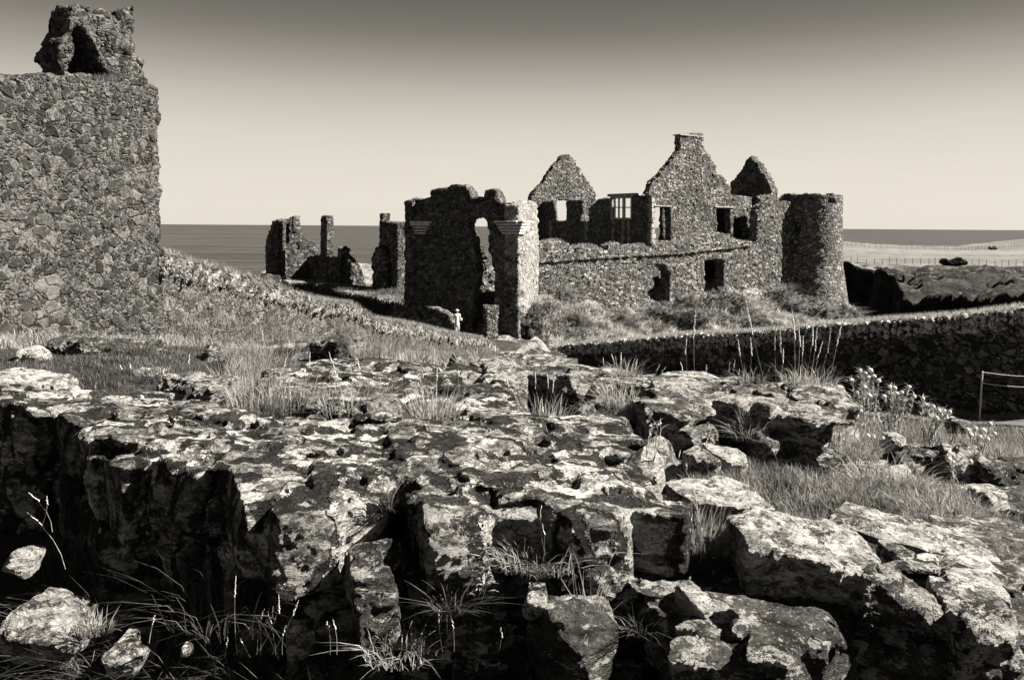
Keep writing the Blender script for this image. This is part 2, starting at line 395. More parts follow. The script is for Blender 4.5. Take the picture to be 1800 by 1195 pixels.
def column(name, ul, um, ur, vt, vb, dep, mat, parent=None, base=None, **k):
    c = Vector(((um - 900) / F * dep, dep, 0))
    a = A_ * solve_u(c, A_, ur); b = B_ * solve_u(c, B_, ul)
    z1 = ray(um, vt).z * dep; z0 = ray(um, vb).z * dep
    plan = [(c.x, c.y), ((c + a).x, (c + a).y), ((c + a + b).x, (c + a + b).y), ((c + b).x, (c + b).y)]
    return prism_block(name, plan, z0, z1, mat, parent, base, **k)

# ------------------------------------------------------------------ terrain
def tps(pts):
    pts = np.array(pts, float); X = pts[:, :2]; z = pts[:, 2]
    def ker(a, b):
        d = np.sqrt(((a[:, None, :] - b[None, :, :]) ** 2).sum(2)); return d
    n = len(X); K = np.zeros((n + 3, n + 3)); K[:n, :n] = ker(X, X) ; K[:n, n] = 1; K[:n, n + 1:] = X; K[n, :n] = 1; K[n + 1:, :n] = X.T
    s = np.linalg.solve(K + np.diag([1e-6] * n + [0] * 3), np.concatenate([z, [0, 0, 0]]))
    def f(x, y):
        q = np.stack([x.ravel(), y.ravel()], 1); out = np.empty(len(q))
        for i in range(0, len(q), 20000):
            c = q[i:i + 20000]; out[i:i + 20000] = ker(c, X) @ s[:n] + s[n] + c @ s[n + 1:]
        return out.reshape(x.shape)
    return f
def vnoise(x, y, sc, seed=0, octs=4):
    """value noise, numpy"""
    out = np.zeros_like(x); amp = 1.0; tot = 0
    for o in range(octs):
        xx = x * sc * 2 ** o + 17.3 * seed + o * 5.1; yy = y * sc * 2 ** o - 9.7 * seed + o * 3.3
        i = np.floor(xx); j = np.floor(yy); fx = xx - i; fy = yy - j; fx = fx * fx * (3 - 2 * fx); fy = fy * fy * (3 - 2 * fy)
        def h(a, b):
            t = np.sin(a * 127.1 + b * 311.7 + seed * 74.7) * 43758.5453; return t - np.floor(t)
        out += amp * ((h(i, j) * (1 - fx) + h(i + 1, j) * fx) * (1 - fy) + (h(i, j + 1) * (1 - fx) + h(i + 1, j + 1) * fx) * fy); tot += amp; amp *= 0.5
    return out / tot - 0.5
def polydist(x, y, poly):
    """signed distance, inside positive"""
    p = np.array(poly, float); n = len(p); d = np.full(x.shape, 1e9); ins = np.zeros(x.shape, bool)
    for i in range(n):
        a = p[i]; b = p[(i + 1) % n]; e = b - a; wx = x - a[0]; wy = y - a[1]
        t = np.clip((wx * e[0] + wy * e[1]) / (e @ e), 0, 1)
        d = np.minimum(d, np.hypot(wx - e[0] * t, wy - e[1] * t))
        c = ((a[1] > y) != (b[1] > y)) & (x < (b[0] - a[0]) * (y - a[1]) / (b[1] - a[1] + 1e-12) + a[0]); ins ^= c
    return np.where(ins, d, -d)
def sheet(name, xs, ys, fn, mat):
    X, Y = np.meshgrid(xs, ys); Z = fn(X, Y); nx, ny = len(xs), len(ys)
    V = np.stack([X.ravel(), Y.ravel(), Z.ravel()], 1)
    i = np.arange(nx * ny).reshape(ny, nx)
    T = np.stack([i[:-1, :-1].ravel(), i[:-1, 1:].ravel(), i[1:, 1:].ravel(), i[1:, :-1].ravel()], 1)
    o = place(name, fastmesh(name, V, T), mat); tag(o, kind='structure'); return o

SEA = -36.0
gp = [(-3, -4, -1.95), (3, -4, -1.95), (0, 1, -1.95), (-4, 2, -1.95), (4, 2, -1.9), (0, 3, -1.9), (-3, 4.2, -1.9), (2, 3.2, -1.9)]
for q in ((200, 668, 6.2), (100, 650, 7), (480, 668, 7.2), (200, 618, 9.5), (500, 616, 10), (750, 640, 9), (100, 604, 16), (283, 604, 21), (450, 604, 26), (600, 606, 32), (740, 608, 42), (860, 622, 56),
          (1400, 840, 4.7), (1600, 850, 4.7), (1300, 890, 4.1), (1500, 900, 4.0), (1660, 885, 4.2), (1150, 860, 4.6), (1250, 800, 5.4), (950, 690, 7.4), (1500, 785, 6.0)):
    p = P(*q); gp.append(tuple(p))
gp += [(4, 30, -7.3), (10, 30, -7.3), (20, 29.5, -7.3), (26, 30, -7.3), (0, 20, -4.8), (8, 18, -5.2), (5, 12, -3.4), (12, 12, -4.0), (20, 15, -5), (3, 60, -10.2), (-1, 66, -9.4), (1, 45, -8.6),
       (10, 45, -9), (-16, 30, -3.5), (-18, 15, -2), (-10, 50, -8), (-14, 60, -9), (-20, 0, -2), (25, 0, -3)]
gfun = tps(gp)
def near_ground(x, y):
    z = gfun(x, y) + vnoise(x, y, 0.9, 3) * 0.16 * np.clip((np.hypot(x, y) - 2) / 4, 0.3, 1.5)
    # beyond the retaining wall and past the bridge the ground falls to the ravine
    s = (x - 3.6) * 0.837 + (y - 60) * 0.547           # >0 beyond the retaining wall line
    z = np.where((s > 0.5), np.maximum(SEA - 2, z - (s - 0.5) * 3.0), z)
    s2 = y - 66.5; z = np.where(s2 > 0, np.maximum(SEA - 2, z - s2 * 3), z)
    s3 = -17 - x; z = np.where(s3 > 0, np.maximum(SEA - 2, z - s3 * 2), z)
    s4 = (-x - 11.5 + (y - 17) * 0.2); z = np.where((s4 > 0) & (y > 24), np.maximum(SEA - 2, z - s4 * 2.5), z)
    return z
def gz(x, y): return float(near_ground(np.array([[float(x)]]), np.array([[float(y)]]))[0, 0])
t = np.linspace(-1, 1, 360); xs = 6 * t + 44 * t ** 3 
t = np.linspace(0, 1, 420); ys = -8 + 26 * t + 54 * t ** 2.2
sheet("ground", xs, ys, near_ground, M_soil)

cp = [tuple(P(*q)) for q in ((950, 530, 73.5), (1050, 540, 78), (1150, 548, 80), (1250, 530, 86), (1350, 515, 92), (1420, 530, 96), (1480, 545, 97), (1512, 572, 92),
      (900, 608, 67), (1000, 606, 69), (1100, 596, 74), (1200, 592, 77), (1300, 585, 81), (1400, 578, 85), (700, 535, 76), (480, 488, 100), (620, 500, 98), (715, 505, 96), (560, 500, 92), (640, 515, 86))]
cp += [(0, 67.5, -9.4), (-9, 71, -9.3), (-4, 69, -9.4), (-4, 75, -9), (10, 92, -4.5), (10, 110, -4.5), (30, 110, -4.5), (20, 98, -4.2), (-10, 100, -6.5), (-25, 115, -7), (42, 112, -8), (0, 125, -7), (-4, 62, -9.4), (3, 63, -10)]
cfun = tps(cp)
CPOLY = [(-32, 99), (-24, 93), (-17, 84), (-11, 76), (-11, 71), (-7, 66.2), (-4, 60), (4, 60), (8, 66), (18, 70), (28, 76), (36, 83), (41, 90), (44, 98), (44, 108), (40, 125), (0, 132), (-38, 128)]
def castle_ground(x, y):
    d = polydist(x, y, CPOLY) + vnoise(x, y, 0.13, 5) * 3.0
    z = cfun(x, y)
    tus = np.clip((x + 1) / 3, 0, 1) * np.clip((95 - y) / 6, 0, 1)
    z = z + vnoise(x, y, 0.35, 8, 5) * (0.7 + 2.0 * tus) + np.abs(vnoise(x, y, 0.8, 2, 2)) * 1.2 * tus
    k = np.clip((0.8 - d) / 9.0, 0, 1)
    return z * (1 - k ** 0.8) + (SEA - 3) * k ** 0.8
sheet("castle_rock", np.linspace(-60, 60, 420), np.linspace(54, 140, 330), castle_ground, M_slopegrass)
hp = [tuple(P(*q)) for q in ((1480, 456, 150), (1600, 466, 142), (1750, 474, 138), (1480, 419, 380), (1560, 432, 340), (1620, 438, 330), (1700, 436, 330), (1780, 428, 350), (1480, 440, 250), (1620, 452, 230), (1760, 450, 240),
      (1640, 479, 124), (1760, 478, 120), (1650, 510, 111), (1760, 500, 106), (1600, 490, 122))] + [(200, 100, -6), (300, 250, -2), (420, 400, 0), (150, 400, -6)]
hfun = tps(hp)
HPOLY = [(61, 150), (66, 141), (60, 126), (56, 113), (62, 104), (72, 99), (150, 80), (600, 60), (600, 500), (260, 400), (190, 345), (160, 350), (140, 385), (60, 400), (50, 250)]
def head_ground(x, y):
    d = polydist(x, y, HPOLY) + vnoise(x, y, 0.10, 5, 5) * 9 * np.clip((200 - y) / 40, 0, 1)
    gully = np.exp(-((x - 64 - (y - 128) * 0.5) / 1.6) ** 2) * np.clip((142 - y) / 10, 0, 1) * 0.8
    z = hfun(x, y) + vnoise(x, y, 0.25, 8, 5) * 3.2 * np.clip((142 - y) / 12, 0, 1) + vnoise(x, y, 0.8, 6, 3) * 1.3 * np.clip((146 - y) / 12, 0, 1) + vnoise(x, y, 0.02, 4, 3) * 0.8 - gully - 2.2 * np.abs(vnoise(x, y, 0.16, 21, 4)) * 2 * np.clip((8 - d) / 8, 0, 1) * np.clip((160 - y) / 10, 0, 1)
    k = np.clip(-d / 10.0, 0, 1)
    kk = k ** 0.8
    return z * (1 - kk) + (SEA - 3) * kk + vnoise(x, y, 0.22, 12, 5) * 14 * np.clip(k * 6, 0, 1) * (1 - k)
o = sheet("headland", np.concatenate([np.linspace(40, 130, 260), np.linspace(131, 420, 120)]), np.concatenate([np.linspace(78, 165, 240), np.linspace(166, 420, 150)]), head_ground, M_field)
o.data.materials.append(M_cliff)
def steep_to(o, idx, thr):
    me = o.data; n = np.empty(len(me.polygons) * 3, dtype=np.float32); me.polygons.foreach_get('normal', n); n = n.reshape(-1, 3)
    c = np.empty(len(me.polygons) * 3, dtype=np.float32); me.polygons.foreach_get('center', c); c = c.reshape(-1, 3)
    nz = np.abs(n[:, 2]) + vnoise(c[:, 0], c[:, 1] + c[:, 2], 0.2, 4) * 0.35
    me.polygons.foreach_set('material_index', np.where(nz < thr, idx, 0).astype(np.int32))
o.data.materials.append(M_rough)
steep_to(o, 1, 0.86)
_n = len(o.data.polygons); _i = np.empty(_n, dtype=np.int32); o.data.polygons.foreach_get('material_index', _i)
_c = np.empty(_n * 3, dtype=np.float32); o.data.polygons.foreach_get('center', _c); _c = _c.reshape(-1, 3)
o.data.polygons.foreach_set('material_index', np.where((_i == 0) & (_c[:, 1] < 141 + vnoise(_c[:, 0], _c[:, 1], .1, 9) * 12), 2, _i).astype(np.int32))
cg = bpy.data.objects['castle_rock']; cg.data.materials.append(M_cliff); steep_to(cg, 1, 0.5)
bm = bmesh.new(); bmesh.ops.create_circle(bm, cap_ends=True, segments=96, radius=90000)
me = bm_mesh(bm); o = place("sea", me, M_sea, sm=False); o.location = (0, 0, SEA); tag(o, kind='structure')

# the path below the retaining wall
def strip(name, pts, width, mat, lift=0.02):
    V = []; T = []
    for i, (x, y) in enumerate(pts):
        a = Vector(pts[max(0, i - 1)]); b = Vector(pts[min(len(pts) - 1, i + 1)]); d = (b - a).normalized(); nn = Vector((-d.y, d.x))
        for s in np.linspace(-width / 2, width / 2, 9):
            q = Vector((x, y)) + nn * s; V.append((q.x, q.y, gz(q.x, q.y) + lift))
    for i in range(len(pts) - 1):
        for j in range(8):
            k = i * 9 + j; T.append((k, k + 1, k + 10, k + 9))
    return tag(place(name, fastmesh(name, V, T), mat), kind='structure')
strip("path", [(34 - i * 0.5, 30.1 + (max(0, i - 30) ** 1.6) * 0.12) for i in range(60)], 1.5, M_path, 0.08)

# ------------------------------------------------------------------ big left tower and sloping wall
LP = Plane(-10.9, 17.0, 10.04, 43.0)
tw = empty("ruined_tower", P(150, 600, 18), "tall rubble tower with a straight right edge and broken top, at the left side", "tower")
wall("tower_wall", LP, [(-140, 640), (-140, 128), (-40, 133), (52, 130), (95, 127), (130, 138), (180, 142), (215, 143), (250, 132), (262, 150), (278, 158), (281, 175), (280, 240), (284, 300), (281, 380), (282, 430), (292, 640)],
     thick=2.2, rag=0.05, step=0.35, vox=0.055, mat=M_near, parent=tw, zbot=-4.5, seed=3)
LP2 = Plane(-11.6, 19.5, 1.68, 2.5)
wall("upper_wall", LP2, [(106, 150), (104, 122), (108, 100), (103, 90), (110, 66), (122, 50), (130, 14), (238, 14), (237, 78), (243, 98), (254, 112), (256, 128), (268, 150)],
     holes=[[(118, 132), (122, 100), (128, 66), (138, 48), (150, 52), (166, 74), (172, 88), (182, 112), (198, 136)]], thick=1.1, rag=0.12, step=0.3, vox=0.06, mat=M_near, parent=tw, seed=5, rough=0.3)
bk = LP2.o - LP2.n * 1.0
wall("back_wall", Plane(bk.x, bk.y, 1.68, 2.5), [(95, 150), (95, 100), (105, 60), (120, 20), (232, 20), (232, 110), (235, 150)], thick=0.5, rag=0.1, vox=0.1, mat=M_near, parent=tw, seed=6)
sw = empty("sloping_wall", P(560, 600, 30), "long rubble wall whose stone coping slopes down from the left tower to the gatehouse path", "wall")
STOP = [(283, 437), (330, 456), (400, 474), (440, 487), (480, 498), (532, 519), (580, 529), (624, 535), (645, 549), (665, 560), (700, 565), (740, 572), (800, 586), (850, 594), (872, 606), (884, 620)]
wall("masonry", LP, STOP + [(884, 700), (286, 700)], thick=0.9, rag=0.05, step=0.4, vox=0.075, mat=M_slope, parent=sw, zbot=-13, seed=8)
# coping: tilted slabs of stone on edge
def hullstone(w_, d_, h_, rr, k=0.78, n=5):
    k = k - .12
    pts = []
    for sx in (-1, 1):
        for sy in (-1, 1):
            for sz in (-1, 1):
                f = [rr.uniform(k, 1.0) for _ in range(3)]
                pts.append((sx * f[0] * w_ / 2, sy * f[1] * d_ / 2, sz * f[2] * h_ / 2))
    for _ in range(n + 3):
        ax = rr.randrange(3); v = [rr.uniform(-.8, .8) * w_ / 2, rr.uniform(-.8, .8) * d_ / 2, rr.uniform(-.8, .8) * h_ / 2]
        v[ax] = rr.choice((-1, 1)) * (w_, d_, h_)[ax] / 2 * rr.uniform(.95, 1.1); pts.append(tuple(v))
    bm = bmesh.new(); vs = [bm.verts.new(p) for p in pts]
    r = bmesh.ops.convex_hull(bm, input=vs)
    bmesh.ops.delete(bm, geom=list({e for e in r['geom_interior'] + r['geom_unused'] if isinstance(e, bmesh.types.BMVert)}), context='VERTS')
    return bm
def addstone(bm, M, w_, d_, h_, rr, k=0.78):
    b = hullstone(w_, d_, h_, rr, k); b.transform(M); me = bm_mesh(b); bm.from_mesh(me); bpy.data.meshes.remove(me)
def along(pl, pts, step):
    q = [pl.hit(*p) for p in pts]; out = []
    for a, b in zip(q, q[1:]):
        L = (b - a).length; s = 0
        while s < L: out.append((a.lerp(b, s / L), (b - a).normalized())); s += step
    return out
rr = random.Random(4); bm = bmesh.new()
for q, d in along(LP, STOP[:-1], 0.20):
    low = (rr.random() < .25) * .16
    M = Matrix.Translation(LP.w(q, rr.uniform(0.0, .15)) + Vector((0, 0, rr.uniform(-.52, -.24) - (.14 if rr.random() < .3 else 0)))) @ Matrix.Rotation(math.atan2(LP.d.y, LP.d.x), 4, 'Z') @ Matrix.Rotation(rr.uniform(.3, 1.1), 4, 'Y') @ Matrix.Rotation(rr.uniform(-.3, .3), 4, 'X')
    addstone(bm, M, rr.uniform(.06, .16), rr.uniform(.35, .6), rr.uniform(.25, .7), rr)
me = bake(bm_mesh(bm), [('R', 0.04), ('D', tex('CLOUDS', 0.2), 0.07)])
place("coping", me, M_slope2, sw)

# ------------------------------------------------------------------ retaining wall on the right
RP = Plane(3.6, 60.0, 17.0, -26.0)
RTOP = [(984, 608), (1050, 603), (1120, 598), (1200, 590), (1290, 587), (1380, 581), (1450, 573), (1500, 570), (1560, 565), (1640, 560), (1700, 556), (1750, 549), (1830, 540), (1920, 528)]
rw = empty("retaining_wall", P(1500, 690, 42), "long dark retaining wall with pale coping stones and grassy top, right of the path", "wall")
wall("masonry", RP, RTOP + [(1920, 760), (984, 760)], thick=0.9, rag=0.04, step=0.5, vox=0.09, mat=M_retain, parent=rw, zbot=-14, seed=12)
bm = bmesh.new()
for row in range(3):
    for q, d in along(RP, RTOP, 0.36):
        pass
        M = Matrix.Translation(RP.w(q, rr.uniform(0.0, .08)) + Vector((0, 0, rr.uniform(-.2, 0.0) - row * .26))) @ Matrix.Rotation(math.atan2(RP.d.y, RP.d.x), 4, 'Z') @ Matrix.Rotation(rr.uniform(-.9, -.2), 4, 'Y')
        if True: addstone(bm, M, rr.uniform(.12, .42), rr.uniform(.3, .45), rr.uniform(.12, .34), rr)
place("coping", bake(bm_mesh(bm), [('R', 0.06), ('D', tex('CLOUDS', 0.3), 0.08)]), M_coping2, rw)

# ------------------------------------------------------------------ gatehouse
GP = Plane(-9.05, 72.0, 9.63, -4.0)
gh = empty("gatehouse", Vector((-4, 71, -9.4)), "tall dark gatehouse front split by a ragged breach, with a bright right side", "gatehouse")
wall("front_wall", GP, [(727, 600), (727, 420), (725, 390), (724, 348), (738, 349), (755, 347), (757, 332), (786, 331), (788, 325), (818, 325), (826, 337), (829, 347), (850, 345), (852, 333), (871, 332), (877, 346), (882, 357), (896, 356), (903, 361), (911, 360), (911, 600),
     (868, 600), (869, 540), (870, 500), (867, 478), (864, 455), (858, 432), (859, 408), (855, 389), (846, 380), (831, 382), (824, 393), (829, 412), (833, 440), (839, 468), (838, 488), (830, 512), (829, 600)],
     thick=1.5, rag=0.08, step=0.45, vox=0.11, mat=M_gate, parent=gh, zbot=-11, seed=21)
gn = -GP.n; c0 = GP.w(GP.hit(911, 500)); c0.z = 0
SP = Plane(c0.x, c0.y, gn.x, gn.y)
wall("side_wall", SP, [(911.5, 600), (911, 360), (918, 357), (926, 355), (936, 353), (943, 358), (946, 372), (947, 410), (948, 450), (946, 600)], thick=1.3, rag=0.07, step=0.45, vox=0.11, mat=M_sunside, parent=gh, zbot=-11, seed=22)
c1 = GP.w(GP.hit(727, 500)) + gn * 0.3 + GP.d * 0.15; c1.z = 0
wall("left_wall", Plane(c1.x, c1.y, gn.x, gn.y), [(727.5, 600), (727.2, 352), (730, 352), (742, 352), (744, 600)], thick=1.0, vox=0.15, mat=M_gate, parent=gh, zbot=-11, seed=23)
c3 = GP.w(GP.hit(900, 500)) + gn * 4.6; c3.z = 0
rpl = Plane((c3 - GP.d * 9).x, (c3 - GP.d * 9).y, GP.d.x, GP.d.y)
wall("rear_wall", rpl, [(735, 620), (737, 470), (800, 450), (829, 452), (834, 480), (834, 516), (872, 514), (900, 470), (905, 620)], thick=0.9, rag=0.15, vox=0.13, mat=M_gate, parent=gh, zbot=-11, seed=25, rough=0.3)
o = wall("inner_wall", Plane(-4.6, 79.0, A_.x, A_.y), [(828, 560), (829, 450), (834, 442), (838, 436), (843, 438), (846, 431), (851, 434), (855, 446), (860, 452), (863, 470), (868, 482), (880, 500), (880, 560)], thick=1.2, rag=0.2, step=.4, vox=0.12, mat=M_castle, base=Vector((-3.5, 80, -9)), zbot=-11, seed=24, rough=0.6)
tag(o, "broken sunlit rubble wall glimpsed through the breach of the gatehouse", "wall")
def corbel(u0, u1, v0, v1, side=False):
    pl = SP if side else GP
    bm = bmesh.new(); n = 5
    for i in range(n):
        f = i / n; va = v0 + (v1 - v0) * f; vb = v0 + (v1 - v0) * (i + 0.72) / n
        ua, ub = (u0 + (0 if u0 < 800 or side else 14 * f * 1.0), u1 - (14 * f if u0 < 800 else (8 * f if side else 0)))
        a = pl.hit(ua, va); b = pl.hit(ub, vb); out = 0.50 - 0.08 * i
        cs = [pl.w((a[0], a[1]), -out), pl.w((b[0], a[1]), -out), pl.w((b[0], b[1]), -out), pl.w((a[0], b[1]), -out), pl.w((a[0], a[1]), .3), pl.w((b[0], a[1]), .3), pl.w((b[0], b[1]), .3), pl.w((a[0], b[1]), .3)]
        vs = [bm.verts.new(c) for c in cs]
        for fc in ((0, 1, 2, 3), (4, 7, 6, 5), (0, 4, 5, 1), (3, 2, 6, 7), (1, 5, 6, 2), (0, 3, 7, 4)): bm.faces.new([vs[j] for j in fc])
    bmesh.ops.recalc_face_normals(bm, faces=bm.faces)
    return place("corbel", bake(bm_mesh(bm), [('R', .03), ('D', tex('CLOUDS', .3), .07)]), M_pt, gh)
corbel(724.5, 759, 389, 413); corbel(872, 912, 388, 413)
corbel(909.5, 925, 388, 413, True)

# rubble enclosure wall left of the gate, passage pier on its right
q0 = P(680, 560, 70); q1 = P(797, 590, 66)
rp = Plane(q0.x, q0.y, q1.x - q0.x, q1.y - q0.y)
wall("rubble_wall", rp, [(678, 620), (679, 545), (690, 538), (722, 536), (738, 534), (752, 540), (770, 543), (782, 549), (790, 556), (794, 566), (798, 580), (799, 620)], thick=0.9, rag=0.12, step=0.4, vox=0.1, mat=M_retain, base=P(740, 590, 68), seed=31, zbot=-11, rough=0.25)
tag(bpy.context.scene.collection.objects[-1], "low crumbling rubble wall at the foot of the gatehouse, left of the walking person", "wall")
o = column("passage_wall", 850, 857, 878, 536, 640, 65.5, M_castle, base=P(868, 600, 65.5), rough=0.2, topvar=0.5, seed=3)
tag(o, "bright stepped rubble pier standing beside the dark gate doorway", "wall")

# ------------------------------------------------------------------ curtain wall and round tower
CPn = Plane(2.4, 73.2, A_.x, A_.y)
cw = empty("curtain_wall", P(1150, 545, 80), "long sunlit curtain wall with grassy humped parapet between the gatehouse and the round tower", "wall")
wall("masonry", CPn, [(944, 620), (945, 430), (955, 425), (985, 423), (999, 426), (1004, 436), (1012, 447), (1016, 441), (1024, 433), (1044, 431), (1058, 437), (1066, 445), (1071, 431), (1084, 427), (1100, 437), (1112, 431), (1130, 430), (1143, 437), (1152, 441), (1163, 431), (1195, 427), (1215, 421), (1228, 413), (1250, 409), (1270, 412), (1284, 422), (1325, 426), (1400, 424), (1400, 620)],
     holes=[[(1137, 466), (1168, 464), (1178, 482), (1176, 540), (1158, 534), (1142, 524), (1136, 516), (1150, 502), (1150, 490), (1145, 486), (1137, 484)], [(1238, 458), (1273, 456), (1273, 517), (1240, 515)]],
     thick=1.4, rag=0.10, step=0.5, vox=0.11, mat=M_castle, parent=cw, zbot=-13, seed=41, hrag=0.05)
wall("string_course", Plane((CPn.o + CPn.n * 0.22).x, (CPn.o + CPn.n * 0.22).y, A_.x, A_.y), [(948, 457.5), (1060, 451), (1200, 443), (1320, 430), (1320, 433), (1200, 446.5), (1060, 455), (948, 462)], thick=0.4, rag=0.02, vox=0.08, mat=M_castle, parent=cw, seed=42, rough=0.05)
# back wall behind the openings keeps them dark
bk = CPn.o - CPn.n * 4.5
wall("inner_wall", Plane(bk.x, bk.y, A_.x, A_.y), [(1000, 600), (1000, 452), (1330, 440), (1330, 600)], thick=0.8, vox=0.2, mat=M_castle, parent=cw, zbot=-12, seed=43)

TC = Vector((36.45, 97.3, 0)); TR = 3.66
rt = empty("round_tower", Vector((TC.x, TC.y, -10)), "big round corner tower with barred window and notched rim, right end of the castle", "tower")
def bend(me, R, C):
    V = verts(me).astype(float)
    ph = V[:, 0] / R + math.pi / 2          # s=0 and s=2piR at the back
    r = R - V[:, 1] + np.interp(V[:, 2], [-13, -8, -4], [1.5, .55, 0])
    V[:, 0], V[:, 1] = C.x + r * np.cos(ph), C.y + r * np.sin(ph)
    setverts(me, V)
class Flat:
    o = Vector((0, 0, 0)); d = Vector((1, 0, 0)); n = Vector((0, -1, 0))
    @staticmethod
    def w(q, back=0.0): return Vector((q[0], back, q[1]))
C_ = 2 * math.pi * TR
def sOf(u):       # arc position for a screen column on the near side
    x = (u - 900) / F * (TC.y - TR * .8) - TC.x
    a = math.asin(max(-1, min(1, x / TR)))            # angle from the direction to the camera
    return (math.pi + a) * TR
zt = lambda v: ray(1425, v).z * 94.5
out = [Vector((0, -14)), Vector((0, 3.6)), Vector((C_ * .2, 3.9)), Vector((sOf(1376), zt(352))), Vector((sOf(1383), zt(342))), Vector((sOf(1400), zt(341))), Vector((sOf(1435), zt(342))), Vector((sOf(1440), zt(344))), Vector((sOf(1445), zt(342))), Vector((sOf(1470), zt(342))), Vector((C_ * .8, 3.9)), Vector((C_, 3.7)), Vector((C_, -14))]
h1 = [Vector((sOf(1386), zt(409))), Vector((sOf(1386), zt(391))), Vector((sOf(1408), zt(391))), Vector((sOf(1408), zt(409)))]
h2 = [Vector((sOf(1452), zt(357))), Vector((sOf(1451), zt(349))), Vector((sOf(1466), zt(349))), Vector((sOf(1467), zt(358)))]
me = solid([ragged(out, .4, .2, 3), h1, h2], Flat, 1.2)
me = bake(me, [('R', 0.11), ('D', tex('CLOUDS', 1.2), 0.12)])
bend(me, TR, TC)
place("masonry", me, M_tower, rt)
bm = bmesh.new()
for i in range(6):
    s = h1[0][0] + (h1[2][0] - h1[0][0]) * (i + .5) / 6; ph = s / TR + math.pi / 2; x, y = TC.x + (TR - .25) * math.cos(ph), TC.y + (TR - .25) * math.sin(ph)
    bmesh.ops.create_cone(bm, cap_ends=True, segments=6, radius1=.04, radius2=.04, depth=zt(391) - zt(409) + .2, matrix=Matrix.Translation((x, y, (zt(391) + zt(409)) / 2)))
place("window_grille", bm_mesh(bm), M_metal, rt)
wall("joining_wall", Plane((CPn.o - A_ * 0).x, (CPn.o - A_ * 0 ).y, A_.x, A_.y), [(1330, 440), (1332, 372), (1340, 360), (1352, 352), (1362, 353), (1372, 358), (1385, 354), (1405, 352), (1405, 440)], thick=1.2, rag=0.1, vox=0.12, mat=M_castle, parent=rt, seed=44)

# ------------------------------------------------------------------ manor house ruin
K = Vector((245 / F * 88.0, 88.0, 0))
FP_o = K + B_ * 24                      # the facade's far end; plane runs towards the near corner
FP = Plane(FP_o.x, FP_o.y, -B_.x, -B_.y)
mh = empty("manor_house", Vector((K.x, K.y, -4)), "roofless manor house ruin with two pointed gables and a mullioned window, behind the curtain wall", "house")
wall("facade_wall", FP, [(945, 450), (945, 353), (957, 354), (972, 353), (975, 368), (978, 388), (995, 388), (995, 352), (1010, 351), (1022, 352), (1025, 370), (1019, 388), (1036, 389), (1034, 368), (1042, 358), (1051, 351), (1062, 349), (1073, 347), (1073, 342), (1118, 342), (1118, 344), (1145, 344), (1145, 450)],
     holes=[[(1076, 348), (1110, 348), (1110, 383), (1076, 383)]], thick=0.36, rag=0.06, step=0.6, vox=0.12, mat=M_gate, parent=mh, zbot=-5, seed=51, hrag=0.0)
def bars(name, pl, rects, out, thick, mat, parent):
    bm = bmesh.new()
    for (u0, v0, u1, v1) in rects:
        a = pl.hit(u0, v0); b = pl.hit(u1, v1)
        vs = [bm.verts.new(pl.w(q, t_)) for t_ in (-out, thick) for q in ((a[0], a[1]), (b[0], a[1]), (b[0], b[1]), (a[0], b[1]))]
        for fc in ((0, 1, 2, 3), (4, 7, 6, 5), (0, 4, 5, 1), (3, 2, 6, 7), (1, 5, 6, 2), (0, 3, 7, 4)): bm.faces.new([vs[j] for j in fc])
    bmesh.ops.recalc_face_normals(bm, faces=bm.faces)
    return place(name, bm_mesh(bm), mat, parent, sm=False)
bars("mullioned_window", FP, [(1074.5, 345, 1111, 348.3), (1074.3, 383, 1111.3, 386), (1074.5, 348.3, 1076.6, 383), (1080, 348.4, 1081.3, 382.9), (1087, 348.4, 1088.4, 382.9), (1094.5, 348.4, 1098.5, 382.9), (1108.8, 348.3, 1111, 383),
      (1076.7, 364, 1079.9, 365.6), (1081.4, 364, 1086.9, 365.6), (1088.5, 364, 1094.4, 365.6), (1098.6, 364, 1108.7, 365.6)], 0.06, 0.10, M_trim, mh)
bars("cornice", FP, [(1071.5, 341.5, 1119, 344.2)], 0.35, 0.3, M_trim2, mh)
rr = random.Random(9); q = []
for uu in (1076, 1093, 1103, 966, 1028):
    for i in range(5):
        v0 = 388 + i * 9; wd = 5.5 if i % 2 else 3.2
        if uu < 1050 and i > 3: continue
        q.append((uu, v0, uu + wd, v0 + 8.2))
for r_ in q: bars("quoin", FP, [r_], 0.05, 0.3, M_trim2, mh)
G2 = Plane(K.x, K.y, A_.x, A_.y)
g2 = wall("gable_wall", G2, [(1145.5, 450), (1145.5, 343), (1138, 341), (1144, 330), (1150, 316), (1161, 308), (1169, 297), (1180, 285), (1190, 271), (1197, 263), (1196, 240), (1202, 235), (1236, 235), (1238, 261), (1247, 272), (1261, 295), (1258, 300), (1268, 306), (1276, 314), (1283, 325), (1284, 342), (1300, 345), (1322, 347), (1322, 368), (1329, 380), (1329, 450)],
     holes=[[(1151, 363), (1178, 363), (1179, 385), (1180, 424), (1153, 424)], [(1260, 367), (1283, 367), (1284, 411), (1260, 411)], [(1288, 386), (1298, 382), (1314, 380), (1314, 420), (1288, 418)]],
     thick=0.95, rag=0.07, step=0.45, vox=0.12, mat=M_castle, parent=mh, zbot=-5, seed=52, hrag=0.04)
bars("chimney_cap", G2, [(1195, 237.5, 1238, 240), ], 0.12, 1.05, M_trim, mh)
bars("lintel", G2, [(1150, 361, 1180, 363.5)], 0.15, 0.6, M_trim, mh); bars("lintel", G2, [(1256, 362.5, 1289, 365.5)], 0.15, 0.6, M_trim, mh)
q = [(1145.6, 348 + i * 9, 1145.6 + (7 if i % 2 else 4.5), 356 + i * 9) for i in range(9)]
for r_ in q: bars("quoin", G2, [r_], 0.05, 0.3, M_trim, mh)
